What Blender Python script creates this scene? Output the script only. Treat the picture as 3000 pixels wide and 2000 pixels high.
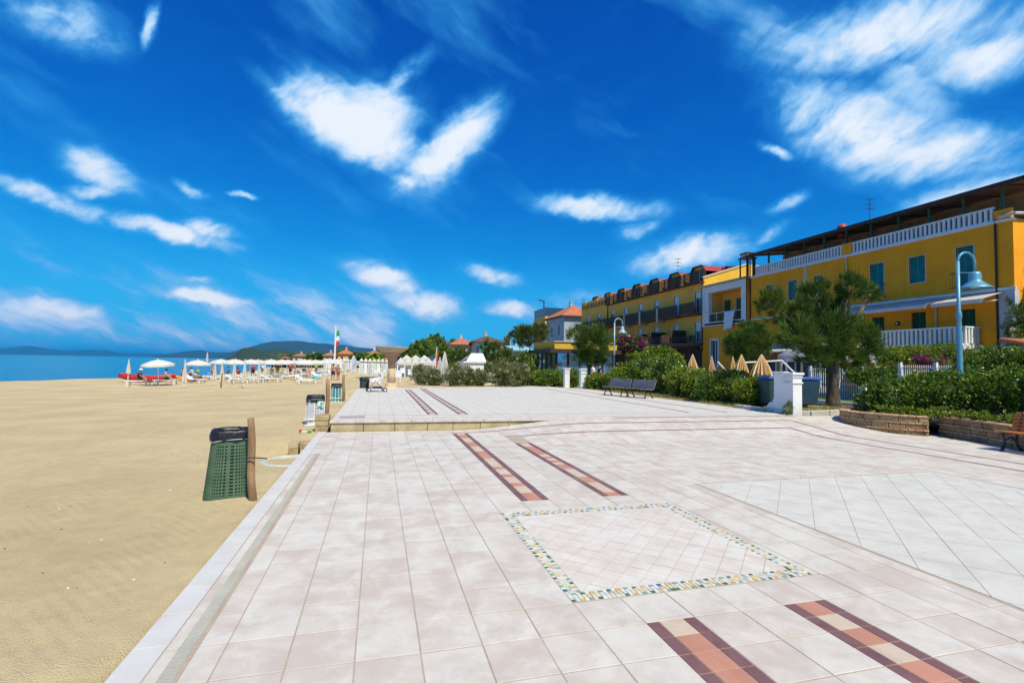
import bpy, math, random
import numpy as np
from mathutils import Vector, Matrix, noise as mnoise
R = math.radians
sc = bpy.context.scene
for o in list(bpy.data.objects): bpy.data.objects.remove(o)
col = sc.collection
rng = np.random.default_rng(7)
random.seed(7)

# ------------------------------------------------------------------ camera
FPX, CAMH = 1440.0, 1.7
up = np.array([.0193, 1, -66 / FPX]); up /= np.linalg.norm(up)
_u = 1109 - 1500; _v = 66 + .0193 * _u
fw = np.array([_u, -_v, -FPX]); fw /= np.linalg.norm(fw)
fw -= fw.dot(up) * up; fw /= np.linalg.norm(fw)
CM = np.stack([np.cross(fw, up), fw, up])          # camera axes -> world axes
cam = bpy.data.objects.new('camera', bpy.data.cameras.new('camera'))
cam.data.sensor_width = 36; cam.data.lens = FPX / 3000 * 36
cam.data.clip_start = .05; cam.data.clip_end = 200000
m4 = Matrix([list(CM[0]) + [0], list(CM[1]) + [0], list(CM[2]) + [CAMH], [0, 0, 0, 1]])
cam.matrix_world = m4
col.objects.link(cam); sc.camera = cam

# ------------------------------------------------------------------ sun and sky
SUN_EL, SUN_AZ = 54, 162          # azimuth clockwise from +Y (the promenade's direction)
sv = Vector((math.sin(R(SUN_AZ)) * math.cos(R(SUN_EL)), math.cos(R(SUN_AZ)) * math.cos(R(SUN_EL)), math.sin(R(SUN_EL))))
sun = bpy.data.objects.new('sun', bpy.data.lights.new('sun', 'SUN'))
sun.data.energy = 4.3; sun.data.angle = R(.55); sun.data.color = (1, .93, .70)
sun.rotation_euler = sv.to_track_quat('Z', 'Y').to_euler(); sun.location = (0, 0, 60)
col.objects.link(sun)
sc.view_settings.view_transform = 'Standard'; sc.view_settings.look = 'None'
sc.view_settings.gamma = 1; sc.view_settings.exposure = 0.3
sc.view_settings.use_curve_mapping = False
sc.render.engine = 'CYCLES'
sc.cycles.max_bounces = 6; sc.cycles.diffuse_bounces = 3; sc.cycles.glossy_bounces = 3; sc.cycles.transmission_bounces = 3; sc.cycles.volume_bounces = 0
sc.render.resolution_x = 1024; sc.render.resolution_y = 682

class NT:
    """small node-graph helper"""
    def __init__(s, tree): s.t = tree; s.n = tree.nodes; s.l = tree.links
    def new(s, typ, **kw):
        n = s.n.new(typ)
        for k, v in kw.items(): setattr(n, k, v)
        return n
    def put(s, sock, v):
        if isinstance(v, bpy.types.NodeSocket): s.l.new(v, sock)
        elif v is not None:
            try: sock.default_value = v
            except Exception: sock.default_value = (*v, 1)
    def math(s, op, a, b=None, c=None, clamp=False):
        n = s.new('ShaderNodeMath', operation=op, use_clamp=clamp)
        s.put(n.inputs[0], a)
        if b is not None: s.put(n.inputs[1], b)
        if c is not None: s.put(n.inputs[2], c)
        return n.outputs[0]
    def vmath(s, op, a, b=None, scale=None):
        n = s.new('ShaderNodeVectorMath', operation=op)
        s.put(n.inputs[0], a)
        if b is not None: s.put(n.inputs[1], b)
        if scale is not None: s.put(n.inputs['Scale'], scale)
        return n.outputs['Value'] if op in ('LENGTH', 'DOT_PRODUCT') else n.outputs[0]
    def noise(s, vec, scale, detail=4, rough=.55, dist=0., dim='3D'):
        n = s.new('ShaderNodeTexNoise', noise_dimensions=dim)
        s.put(n.inputs['Vector'], vec); n.inputs['Scale'].default_value = scale
        n.inputs['Detail'].default_value = detail; n.inputs['Roughness'].default_value = rough
        n.inputs['Distortion'].default_value = dist
        return n.outputs[0], n.outputs[1]
    def mix(s, fac, a, b, blend='MIX'):
        n = s.new('ShaderNodeMix', data_type='RGBA', blend_type=blend)
        s.put(n.inputs[0], fac); s.put(n.inputs[6], a); s.put(n.inputs[7], b)
        return n.outputs[2]
    def ramp(s, v, lo, hi, smooth=True):
        n = s.new('ShaderNodeMapRange', interpolation_type='SMOOTHSTEP' if smooth else 'LINEAR')
        s.put(n.inputs[0], v); n.inputs[1].default_value = lo; n.inputs[2].default_value = hi
        return n.outputs[0]

def ray(x, y): return CM @ np.array([x - 1500., 1000. - y, -FPX])
def W(x, y, Y):                    # point of the place seen at photo pixel (x, y), Y metres up the promenade
    r = ray(x, y); t = Y / r[1]; return Vector((r[0] * t, Y, CAMH + r[2] * t))
def WX(x, y, X):
    r = ray(x, y); t = X / r[0]; return Vector((X, r[1] * t, CAMH + r[2] * t))
def G(x, y, z=0.):
    r = ray(x, y); t = (z - CAMH) / r[2]; return Vector((r[0] * t, r[1] * t, z))
def cdepth(p): return .281 * p[0] * 0 + (-CM[0][2] * p[0] - CM[1][2] * p[1])
def azel(x, y):
    r = ray(x, y); r = r / np.linalg.norm(r)
    return math.degrees(math.atan2(r[0], r[1])), math.degrees(math.asin(r[2]))

world = bpy.data.worlds.new('World'); sc.world = world; world.use_nodes = True
w = NT(world.node_tree); w.n.clear()
sky = w.new('ShaderNodeTexSky', sky_type='NISHITA', sun_disc=False)
sky.sun_elevation = R(SUN_EL); sky.sun_rotation = R(SUN_AZ); sky.altitude = 0
sky.air_density = 1.0; sky.dust_density = .1; sky.ozone_density = 2.6
sr = w.new('ShaderNodeSeparateColor'); w.l.new(sky.outputs[0], sr.inputs[0])     # polarised, strongly saturated blue
def chan(i, gain, p, mx):         # per-channel contrast of the clear sky; soft limit towards the horizon
    v = w.math('MULTIPLY', w.math('POWER', w.math('MULTIPLY', sr.outputs[i], .107), p), gain)
    return w.math('MULTIPLY', w.math('DIVIDE', v, w.math('ADD', 1., w.math('DIVIDE', v, mx))), 9.35)
cr = w.new('ShaderNodeCombineColor')
w.l.new(chan(0, .12, 1.9, .2), cr.inputs[0]); w.l.new(chan(1, 1.85, 1.72, .85), cr.inputs[1]); w.l.new(chan(2, 2.6, 1.25, 1.5), cr.inputs[2])
tc = w.new('ShaderNodeTexCoord').outputs['Generated']
sep = w.new('ShaderNodeSeparateXYZ'); w.l.new(tc, sep.inputs[0])
az = w.math('MULTIPLY', w.math('ARCTAN2', sep.outputs[0], sep.outputs[1]), 57.2958)
el = w.math('MULTIPLY', w.math('ARCSINE', sep.outputs[2]), 57.2958)
cmb = w.new('ShaderNodeCombineXYZ'); w.l.new(az, cmb.inputs[0]); w.l.new(el, cmb.inputs[1])
P0 = cmb.outputs[0]
n1 = w.noise(P0, .13, 2, .5, dim='2D')[1]; n2 = w.noise(P0, .6, 3, .55, dim='2D')[1]
warp = w.vmath('ADD', w.vmath('SCALE', w.vmath('SUBTRACT', n1, (.5, .5, .5)), scale=1.5),
               w.vmath('SCALE', w.vmath('SUBTRACT', n2, (.5, .5, .5)), scale=.8))
P = w.vmath('ADD', P0, warp)
CL = [ # cirrus: streaks given by two ends, half width and thickness
 (760,235,1080,460,38,.7),(870,290,1180,440,95,.95),(950,360,1200,310,95,.8),(1110,280,1275,140,30,.7),(960,420,1090,475,32,.6),
 (1200,540,1430,330,70,.95),(1150,515,1260,548,24,.7),(0,545,330,635,32,.92),(330,640,700,728,32,.9),(540,655,690,695,30,.8),
 (225,470,370,550,55,.85),(180,562,370,568,20,.75),(40,10,330,120,85,.62),(415,130,455,0,20,.6),(120,320,450,470,34,.16),
 (450,370,680,480,38,.16),(500,530,615,575,15,.5),(670,565,755,577,9,.6),(450,850,740,890,22,.8),(0,885,330,920,28,.65),
 (530,815,620,825,11,.45),(560,935,1050,880,46,.3),(1020,775,1250,860,38,.9),(1130,860,1340,910,48,.75),(1350,790,1530,830,32,.75),
 (1400,905,1570,915,24,.6),(1550,590,1950,620,34,.8),(1800,690,1940,650,30,.55),(1840,765,2190,720,55,.8),(2190,150,3050,50,130,.68),
 (2300,310,2700,470,110,.92),(2400,470,3050,440,90,.72),(2550,150,2760,340,80,.5),(2720,190,3050,150,75,.72),(2620,640,3050,520,80,.72),
 (2215,425,2310,460,16,.7),(2250,615,2360,560,20,.55),(2195,720,2310,650,20,.6),(700,40,860,200,22,.2),(1560,880,1900,900,40,.35)]
tot = None
for (x1, y1, x2, y2, hw, st) in CL:
    a = azel(x1, y1); b = azel(x2, y2); c = azel((x1 + x2) / 2, (y1 + y2) / 2)
    q = azel((x1 + x2) / 2, (y1 + y2) / 2 - hw)
    L = math.hypot(b[0] - a[0], b[1] - a[1]) / 2 * 1.15; wd = max(math.hypot(q[0] - c[0], q[1] - c[1]), .25) * 1.35
    mp = w.new('ShaderNodeMapping', vector_type='TEXTURE'); w.l.new(P, mp.inputs[0])
    mp.inputs['Location'].default_value = (c[0], c[1], 0)
    mp.inputs['Rotation'].default_value = (0, 0, math.atan2(b[1] - a[1], b[0] - a[0]))
    mp.inputs['Scale'].default_value = (L + wd * .6, wd, 1)
    mr = w.new('ShaderNodeMapRange', interpolation_type='SMOOTHSTEP'); w.l.new(w.vmath('LENGTH', mp.outputs[0]), mr.inputs[0])
    mr.inputs[1].default_value = 1.45; mr.inputs[2].default_value = 0.; mr.inputs[4].default_value = st
    tot = mr.outputs[0] if tot is None else w.math('SMOOTH_MAX', tot, mr.outputs[0], .12)
# fibres and thin veil that go on over the whole sky
mp = w.new('ShaderNodeMapping', vector_type='TEXTURE'); w.l.new(P, mp.inputs[0]); mp.inputs['Rotation'].default_value = (0, 0, R(28)); mp.inputs['Scale'].default_value = (3.4, 1.2, 1)
fib = w.noise(mp.outputs[0], .3, 4, .55, .5, dim='2D')[0]
mp2 = w.new('ShaderNodeMapping', vector_type='TEXTURE'); w.l.new(P, mp2.inputs[0]); mp2.inputs['Rotation'].default_value = (0, 0, R(-24)); mp2.inputs['Scale'].default_value = (4., 1., 1)
veil = w.ramp(w.noise(mp2.outputs[0], .12, 4, .6, dim='2D')[0], .48, .85)
lowveil = w.math('MULTIPLY', w.ramp(el, 13, 0), w.math('ADD', .3, w.ramp(w.noise(mp2.outputs[0], .3, 4, .6, dim='2D')[0], .35, .75)))
fib2 = w.noise(mp.outputs[0], 1.1, 3, .55, .3, dim='2D')[0]
ero = w.math('ADD', w.math('MULTIPLY', w.ramp(fib, .25, .72, False), .75), w.math('MULTIPLY', w.ramp(fib2, .25, .75, False), .3))
dens = w.ramp(w.math('MULTIPLY', tot, w.math('ADD', .5, w.math('MULTIPLY', ero, .82))), .04, 1.14)
dens = w.math('ADD', dens, w.math('MULTIPLY', veil, .27))
dens = w.math('ADD', dens, w.math('MULTIPLY', lowveil, .5))
above = w.ramp(el, -1, .5)
dens = w.math('MULTIPLY', w.math('MINIMUM', dens, .92), above)
thin = w.mix(w.ramp(dens, 0, .42, False), cr.outputs[0], (.45, 3.9, 8.2))      # thin veil still reads azure, thick cloud white
bk = w.mix(w.ramp(dens, .12, .9), thin, (7.8, 8.4, 9.2))
bg = w.new('ShaderNodeBackground'); w.l.new(bk, bg.inputs[0]); bg.inputs[1].default_value = .09
world.cycles.sampling_method = 'MANUAL'; world.cycles.sample_map_resolution = 512
wo = w.new('ShaderNodeOutputWorld'); w.l.new(bg.outputs[0], wo.inputs[0])

# ------------------------------------------------------------------ materials
MATS = {}
def pm(name, c, c2=None, scale=4., rough=.7, bump=0., bscale=None, metal=0., spec=.4, isl=0., lo=.35, hi=.65, trans=0., coord='Object', detail=5, stretch=None, alpha=None, fine=0., streak=0.):
    if name in MATS: return MATS[name]
    m = bpy.data.materials.new(name); m.use_nodes = True; MATS[name] = m
    t = NT(m.node_tree); b = t.n['Principled BSDF']
    b.inputs['Roughness'].default_value = rough; b.inputs['Metallic'].default_value = metal
    b.inputs['Specular IOR Level'].default_value = spec
    co = t.new('ShaderNodeNewGeometry').outputs['Position'] if coord == 'World' else t.new('ShaderNodeTexCoord').outputs['Object']
    if stretch:
        mp = t.new('ShaderNodeMapping'); t.l.new(co, mp.inputs[0]); mp.inputs['Scale'].default_value = stretch; co = mp.outputs[0]
    out = (*c, 1)
    if c2 is not None:
        f = t.noise(co, scale, detail)[0]
        out = t.mix(t.ramp(f, lo, hi), (*c, 1), (*c2, 1))
    if fine:
        f = t.noise(co, scale * 14, 4)[0]
        h = t.new('ShaderNodeHueSaturation'); t.put(h.inputs['Color'], out)
        t.put(h.inputs['Value'], t.math('ADD', 1 - fine, t.math('MULTIPLY', f, 2 * fine))); out = h.outputs[0]
    if streak:      # rain marks running down the wall
        mp_ = t.new('ShaderNodeMapping'); t.l.new(t.new('ShaderNodeNewGeometry').outputs['Position'], mp_.inputs[0]); mp_.inputs['Scale'].default_value = (2.2, 2.2, .16)
        f = t.ramp(t.noise(mp_.outputs[0], 1.6, 5, .6)[0], .5, .78); f2 = t.ramp(t.noise(co, .8, 5, .65)[0], .5, .75)
        out = t.mix(t.math('MULTIPLY', t.math('ADD', f, f2), streak * .6, clamp=True), out, (*[v * .5 + .03 for v in c], 1))
    if isl:
        r = t.new('ShaderNodeNewGeometry').outputs['Random Per Island']
        h = t.new('ShaderNodeHueSaturation'); t.put(h.inputs['Color'], out)
        t.put(h.inputs['Value'], t.math('ADD', 1 - isl, t.math('MULTIPLY', r, 2 * isl)))
        t.put(h.inputs['Hue'], t.math('ADD', .5 - isl * .035, t.math('MULTIPLY', r, isl * .07))); out = h.outputs[0]
    t.put(b.inputs['Base Color'], out)
    if bump:
        bn = t.new('ShaderNodeBump'); bn.inputs['Strength'].default_value = bump; bn.inputs['Distance'].default_value = .02
        t.l.new(t.noise(co, bscale or scale * 6, 4)[0], bn.inputs['Height']); t.l.new(bn.outputs[0], b.inputs['Normal'])
    if trans:
        tr = t.new('ShaderNodeBsdfTranslucent'); t.put(tr.inputs[0], out)
        mx = t.new('ShaderNodeMixShader'); mx.inputs[0].default_value = trans
        t.l.new(b.outputs[0], mx.inputs[1]); t.l.new(tr.outputs[0], mx.inputs[2])
        t.l.new(mx.outputs[0], t.n['Material Output'].inputs[0])
    return m

# ------------------------------------------------------------------ mesh helpers
def tag(o, label=None, cat=None, group=None, kind=None):
    if label: o['label'] = label
    if cat: o['category'] = cat
    if group: o['group'] = group
    if kind: o['kind'] = kind
    return o
def thing(name, label, cat, loc=(0, 0, 0), rz=0., group=None):
    o = bpy.data.objects.new(name, None); col.objects.link(o); o.empty_display_size = .2
    o.location = loc; o.rotation_euler = (0, 0, rz)
    return tag(o, label, cat, group)
def link(name, me, parent=None):
    o = bpy.data.objects.new(name, me); col.objects.link(o)
    if parent is not None: o.parent = parent
    return o
def copy_tree(o, parent=None):
    c = o.copy(); col.objects.link(c); c.parent = parent
    for ch in list(o.children): copy_tree(ch, c)
    return c
class MB:
    def __init__(s, off=(0, 0, 0)): s.v = []; s.f = []; s.off = off; s.mi = []
    def add(s, vs, fs, mi=0):
        n = len(s.v); s.v += [tuple(p) for p in vs]; s.f += [tuple(i + n for i in f) for f in fs]; s.mi += [mi] * len(fs); return s
    def box(s, x0, y0, z0, x1, y1, z1, mi=0):
        x0, x1 = min(x0, x1), max(x0, x1); y0, y1 = min(y0, y1), max(y0, y1); z0, z1 = min(z0, z1), max(z0, z1)
        return s.add([(x0, y0, z0), (x1, y0, z0), (x1, y1, z0), (x0, y1, z0), (x0, y0, z1), (x1, y0, z1), (x1, y1, z1), (x0, y1, z1)],
                     [(0, 3, 2, 1), (4, 5, 6, 7), (0, 1, 5, 4), (1, 2, 6, 5), (2, 3, 7, 6), (3, 0, 4, 7)], mi)
    def bar(s, a, b, w, h=None, mi=0):       # square bar from a to b
        a = Vector(a); b = Vector(b); d = (b - a).normalized(); h = h or w
        u = d.cross(Vector((0, 0, 1)));
        if u.length < .01: u = Vector((1, 0, 0))
        u.normalize(); v = u.cross(d).normalized()
        vs = [p + u * (sx * w / 2) + v * (sy * h / 2) for p in (a, b) for sx, sy in ((-1, -1), (1, -1), (1, 1), (-1, 1))]
        return s.add(vs, [(0, 1, 2, 3), (7, 6, 5, 4), (0, 4, 5, 1), (1, 5, 6, 2), (2, 6, 7, 3), (3, 7, 4, 0)], mi)
    def tube(s, pts, rad, n=8, cap=True, mi=0, sx=1., sy=1.):
        pts = [Vector(p) for p in pts]; rad = rad if isinstance(rad, (list, tuple)) else [rad] * len(pts)
        vs = []; u = None
        for i, p in enumerate(pts):
            d = (pts[min(i + 1, len(pts) - 1)] - pts[max(i - 1, 0)]).normalized()
            if u is None:
                u = d.cross(Vector((0, 1, 0)))
                if u.length < .05: u = d.cross(Vector((1, 0, 0)))
            u = (u - d * u.dot(d)).normalized(); v = d.cross(u)
            for k in range(n):
                a = 2 * math.pi * k / n; vs.append(p + u * (rad[i] * sx * math.cos(a)) + v * (rad[i] * sy * math.sin(a)))
        fs = [(i * n + k, i * n + (k + 1) % n, (i + 1) * n + (k + 1) % n, (i + 1) * n + k) for i in range(len(pts) - 1) for k in range(n)]
        if cap: fs += [tuple(range(n))[::-1], tuple((len(pts) - 1) * n + k for k in range(n))]
        return s.add(vs, fs, mi)
    def lathe(s, prof, n=20, c=(0, 0, 0), mi=0, cap=True, jit=0.):
        vs = []
        for r, z in prof:
            for k in range(n):
                a = 2 * math.pi * k / n; rr = r * (1 + (random.random() - .5) * jit)
                vs.append((c[0] + rr * math.cos(a), c[1] + rr * math.sin(a), c[2] + z))
        fs = [(i * n + k, i * n + (k + 1) % n, (i + 1) * n + (k + 1) % n, (i + 1) * n + k) for i in range(len(prof) - 1) for k in range(n)]
        if cap: fs += [tuple(range(n))[::-1], tuple((len(prof) - 1) * n + k for k in range(n))]
        return s.add(vs, fs, mi)
    def prism(s, poly, z0, z1, mi=0):         # poly counter-clockwise in plan
        n = len(poly)
        return s.add([(x, y, z0) for x, y in poly] + [(x, y, z1) for x, y in poly],
                     [tuple(range(n))[::-1], tuple(range(n, 2 * n))] + [(i, (i + 1) % n, n + (i + 1) % n, n + i) for i in range(n)], mi)
    def slab(s, pts, t, nrm):                 # planar polygon given thickness along -nrm
        n = len(pts); nv = Vector(nrm); pts = [Vector(p) for p in pts]
        return s.add(pts + [p - nv * t for p in pts], [tuple(range(n)), tuple(range(n, 2 * n))[::-1]] + [(i, n + i, n + (i + 1) % n, (i + 1) % n) for i in range(n)])
    def quad(s, *p, mi=0): return s.add(p, [tuple(range(len(p)))], mi)
    def mesh(s, name, mat):
        me = bpy.data.meshes.new(name)
        v = np.array(s.v, dtype=float).reshape(-1, 3) - np.array(s.off)
        me.from_pydata(v.tolist(), [], s.f)
        for mm in (mat if isinstance(mat, list) else [mat]): me.materials.append(mm)
        if isinstance(mat, list): me.polygons.foreach_set('material_index', s.mi)
        return me
    def build(s, name, mat, parent=None, smooth=False, label=None, cat=None, group=None, kind=None):
        me = s.mesh(name, mat)
        if smooth: me.polygons.foreach_set('use_smooth', [True] * len(me.polygons))
        me.update()
        o = link(name, me, parent)
        return tag(o, label, cat, group, kind)
def bevel(o, wd=.01, seg=2):
    md = o.modifiers.new('bevel', 'BEVEL'); md.width = wd; md.segments = seg; md.limit_method = 'ANGLE'; return o
def ss(a, b, x):
    t = min(max((x - a) / (b - a), 0), 1); return t * t * (3 - 2 * t)

def np_mesh(name, verts, quads, mat):
    me = bpy.data.meshes.new(name); nv = len(verts); nf = len(quads); k = quads.shape[1]
    me.vertices.add(nv); me.vertices.foreach_set('co', verts.astype(np.float32).ravel())
    me.loops.add(nf * k); me.loops.foreach_set('vertex_index', quads.astype(np.int32).ravel())
    me.polygons.add(nf); me.polygons.foreach_set('loop_start', np.arange(0, nf * k, k, dtype=np.int32))
    me.update(calc_edges=True)
    me.materials.append(mat); return me
def unit(a): return a / np.maximum(np.linalg.norm(a, axis=1, keepdims=True), 1e-9)
def leaves(pos, dirv, L, Wd, fold=.0):
    """rhombic leaves: base at pos, pointing along dirv"""
    n = len(pos); d = unit(dirv); r = rng.normal(size=(n, 3)); u = unit(np.cross(d, r))
    L = np.broadcast_to(np.asarray(L, float), (n,))[:, None]; Wd = np.broadcast_to(np.asarray(Wd, float), (n,))[:, None]
    nn = np.cross(u, d)
    v = np.stack([pos, pos + d * L * .5 + u * Wd * .5 + nn * fold * Wd, pos + d * L, pos + d * L * .5 - u * Wd * .5 + nn * fold * Wd], 1).reshape(-1, 3)
    return v, np.arange(n * 4).reshape(-1, 4)
def blob_points(blobs, n, clump=.22, per=26, shell=.55):
    """points in uneven clumps over and inside ellipsoids; returns positions and outward directions"""
    vol = np.array([b[3] * b[4] * b[5] for b in blobs]) ** .75; cnt = np.maximum((n * vol / vol.sum()).astype(int), 10)
    P_, D_ = [], []
    for b, c in zip(blobs, cnt):
        nc = max(c // per, 3); d = unit(rng.normal(size=(nc, 3))); rr = shell + (1.04 - shell) * rng.random(nc) ** .6
        rr *= 1 + .16 * np.sin(d[:, 0] * 5 + b[0]) * np.cos(d[:, 2] * 6 + b[1])
        cc = d * rr[:, None]
        i = rng.integers(0, nc, c); s = clump * (.6 + .8 * rng.random(nc))[i][:, None]
        p = cc[i] + rng.normal(size=(c, 3)) * s * .55
        rad = np.array(b[3:6]); P_.append(np.array(b[:3]) + p * rad); D_.append(unit(p * .8 + d[i]) )
    return np.concatenate(P_), np.concatenate(D_)
def broadleaf(name, mat, parent, blobs, n, L=.09, Wd=.055, off=(0, 0, 0), clump=.2, shell=.6, upb=.35, zmin=None):
    p, d = blob_points(blobs, n, clump, 24, shell)
    if zmin is not None: p[:, 2] = np.maximum(p[:, 2], zmin + .02 * rng.random(len(p)))
    dd = d + rng.normal(size=d.shape) * .75; dd[:, 2] += upb
    v, q = leaves(p, dd, L * (.6 + .8 * rng.random(len(p))), Wd * (.6 + .8 * rng.random(len(p))), .12)
    return link(name, np_mesh(name, v - np.array(off), q, mat), parent)
def feather(name, mat, parent, blobs, n, L=.24, Wd=.02, off=(0, 0, 0), clump=.24, shell=.4):
    p, d = blob_points(blobs, n, clump, 70, shell)
    dd = d * 1.1 + rng.normal(size=d.shape) * .36; dd[:, 2] += .85
    v, q = leaves(p, dd, L * (.5 + rng.random(len(p))), Wd * (.6 + .8 * rng.random(len(p))), 0)
    return link(name, np_mesh(name, v - np.array(off), q, mat), parent)
def lump(name, mat, parent, blobs, off=(0, 0, 0), s=.7, amp=.25):
    """rough inner mass of twigs and leaves"""
    m = MB(off)
    for b in blobs:
        nu, nv = 14, 8; vs = []
        for j in range(nv + 1):
            th = math.pi * j / nv
            for i in range(nu):
                ph = 2 * math.pi * i / nu; d = Vector((math.sin(th) * math.cos(ph), math.sin(th) * math.sin(ph), math.cos(th)))
                r = s * (1 + amp * mnoise.noise(d * 2.1 + Vector((b[0], b[1], b[2]))))
                vs.append((b[0] + d.x * b[3] * r, b[1] + d.y * b[4] * r, b[2] + d.z * b[5] * r))
        m.add(vs, [(j * nu + i, (j + 1) * nu + i, (j + 1) * nu + (i + 1) % nu, j * nu + (i + 1) % nu) for j in range(nv) for i in range(nu)])
    return m.build(name, mat, parent, True)
def pb(px, py, rx, ry, Y, rd=None):
    """foliage ellipsoid from its place and size in the picture, at distance Y"""
    p = W(px, py, Y); k = cdepth(p) / FPX
    return (p.x, p.y, p.z, rx * k, (rd or (rx + ry) / 2) * k, ry * k)
# ------------------------------------------------------------------ the setting: sand, sea, land, hills, air
def struct(o, label): return tag(o, label, None, None, 'structure')
_cy = [-60, 0, 40, 57, 63, 68, 74, 81, 100, 150, 300, 1000]
_cx = [-42, -40, -37, -34, -32, -29.5, -26.2, -24.4, -24, -30, -62, -252]
def coast(Y): return float(np.interp(Y, _cy, _cx))
def zs(X, Y):
    xc = coast(Y); t = (-2 - X) / (-2 - xc)
    z = -.03 - .30 * ss(12, 40, Y)
    if t > 0: z -= .52 * t ** 1.15
    z -= .34 * math.exp(-((X + 1.7) ** 2 + ((Y - 10.9) / .8) ** 2))
    if X > -4 and Y > 24: z += (.38 - .2 * ss(30, 55, Y)) * ss(-4, -1, X) * ss(25.5, 28.2, Y)
    if X > -1.25 and Y < 27.6: z = min(z, -.3)
    z += .012 * mnoise.noise(Vector((X * .9, Y * .9, 0))) + .03 * mnoise.noise(Vector((X * .21, Y * .21, 3))) * ss(2, 6, Y)
    z += .05 * math.exp(-((X + 1.68) ** 2 + (Y - 6.72) ** 2) / .16)      # drift at the foot of the bin
    # trodden hollows
    z += .024 * mnoise.noise(Vector((X * 3.1, Y * 3.1, 9))) * ss(.1, .5, mnoise.noise(Vector((X * .35, Y * .35, 5))) + .3)
    return z
def gs(x, y):
    z = -.3
    for _ in range(30): p = G(x, y, z); z = .5 * z + .5 * zs(p.x, p.y)
    return Vector((p.x, p.y, zs(p.x, p.y)))
sand_m = pm('sand', (.60, .485, .285), (.52, .41, .235), .45, .95, .9, 90, spec=.12, coord='World', fine=.16)
t = NT(sand_m.node_tree)     # wind ripples over the grain
b = t.n['Principled BSDF']; b0 = b.inputs['Normal'].links[0].from_node
g = t.new('ShaderNodeNewGeometry').outputs['Position']
mp = t.new('ShaderNodeMapping'); t.l.new(g, mp.inputs[0]); mp.inputs['Rotation'].default_value = (0, 0, R(-35)); mp.inputs['Scale'].default_value = (1, .25, 1)
wv = t.new('ShaderNodeTexWave'); wv.inputs['Scale'].default_value = 4.5; wv.inputs['Distortion'].default_value = 5; wv.inputs['Detail'].default_value = 3
t.l.new(mp.outputs[0], wv.inputs['Vector'])
lump_n = t.noise(g, 2.2, 5, .6)[0]
spx = t.new('ShaderNodeSeparateXYZ'); t.l.new(g, spx.inputs[0])      # tyre tread beside the promenade edge
mp3 = t.new('ShaderNodeMapping', vector_type='TEXTURE'); t.l.new(g, mp3.inputs[0]); mp3.inputs['Rotation'].default_value = (0, 0, R(40))
tr_ = t.new('ShaderNodeTexWave'); tr_.inputs['Scale'].default_value = 3.2; tr_.inputs['Distortion'].default_value = .8; t.l.new(mp3.outputs[0], tr_.inputs['Vector'])
wob = t.math('ADD', spx.outputs[0], t.math('MULTIPLY', t.noise(g, .25, 2)[0], 1.2))
lane = t.math('ADD', t.math('MULTIPLY', t.ramp(wob, -1.75, -1.6), t.ramp(wob, -1.05, -1.2)), t.math('MULTIPLY', t.ramp(wob, -3.2, -3.1), t.ramp(wob, -2.6, -2.75)))
hsum = t.math('ADD', t.math('MULTIPLY', wv.outputs[1], t.math('MULTIPLY', t.ramp(t.noise(g, .3, 2)[0], .5, .75), .3)), t.math('ADD', t.math('MULTIPLY', lump_n, 1.1), t.math('MULTIPLY', t.math('MULTIPLY', tr_.outputs[1], lane), .28)))
bn = t.new('ShaderNodeBump'); bn.inputs['Strength'].default_value = .42; bn.inputs['Distance'].default_value = .03
t.l.new(hsum, bn.inputs['Height']); t.l.new(b0.outputs[0], bn.inputs['Normal']); t.l.new(bn.outputs[0], b.inputs['Normal'])
xs = np.concatenate([np.linspace(-60, -12, 40), np.linspace(-11.7, -1.0, 90), np.linspace(-.6, 14, 22)])
ys = np.concatenate([np.linspace(-6, 1.5, 6), np.linspace(1.7, 16, 110), np.linspace(16.5, 60, 60), np.geomspace(61, 170, 36)])
V = np.array([(x, y, zs(x, y)) for y in ys for x in xs]); nx = len(xs)
Q = np.array([(j * nx + i, j * nx + i + 1, (j + 1) * nx + i + 1, (j + 1) * nx + i) for j in range(len(ys) - 1) for i in range(nx - 1)])
me = np_mesh('sand', V, Q, sand_m); me.polygons.foreach_set('use_smooth', [True] * len(me.polygons))
struct(link('sand', me), 'wide pale beige sand beach beside the promenade')

wm = pm('sea_water', (.0, .20, .37), (.0, .165, .33), .03, .25, 0, coord='World', spec=.16, stretch=(1, .25, 1))
t = NT(wm.node_tree); g = t.new('ShaderNodeNewGeometry').outputs['Position']
bn = t.new('ShaderNodeBump'); bn.inputs['Strength'].default_value = .6; bn.inputs['Distance'].default_value = .25
t.l.new(t.noise(g, .9, 5, .6)[0], bn.inputs['Height']); t.l.new(bn.outputs[0], t.n['Principled BSDF'].inputs['Normal'])
m = MB(); rad = [0, 60, 200, 800, 3000, 12000, 45000]; n = 48
m.v.append((0, 0, -.85))
for r in rad[1:]:
    for k in range(n): m.v.append((r * math.cos(2 * math.pi * k / n), r * math.sin(2 * math.pi * k / n), -.85))
m.f += [(0, 1 + k, 1 + (k + 1) % n) for k in range(n)]
for j in range(len(rad) - 2):
    m.f += [(1 + j * n + k, 1 + (j + 1) * n + k, 1 + (j + 1) * n + (k + 1) % n, 1 + j * n + (k + 1) % n) for k in range(n)]
struct(m.build('sea', wm), 'flat azure sea reaching the horizon at the left')

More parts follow.
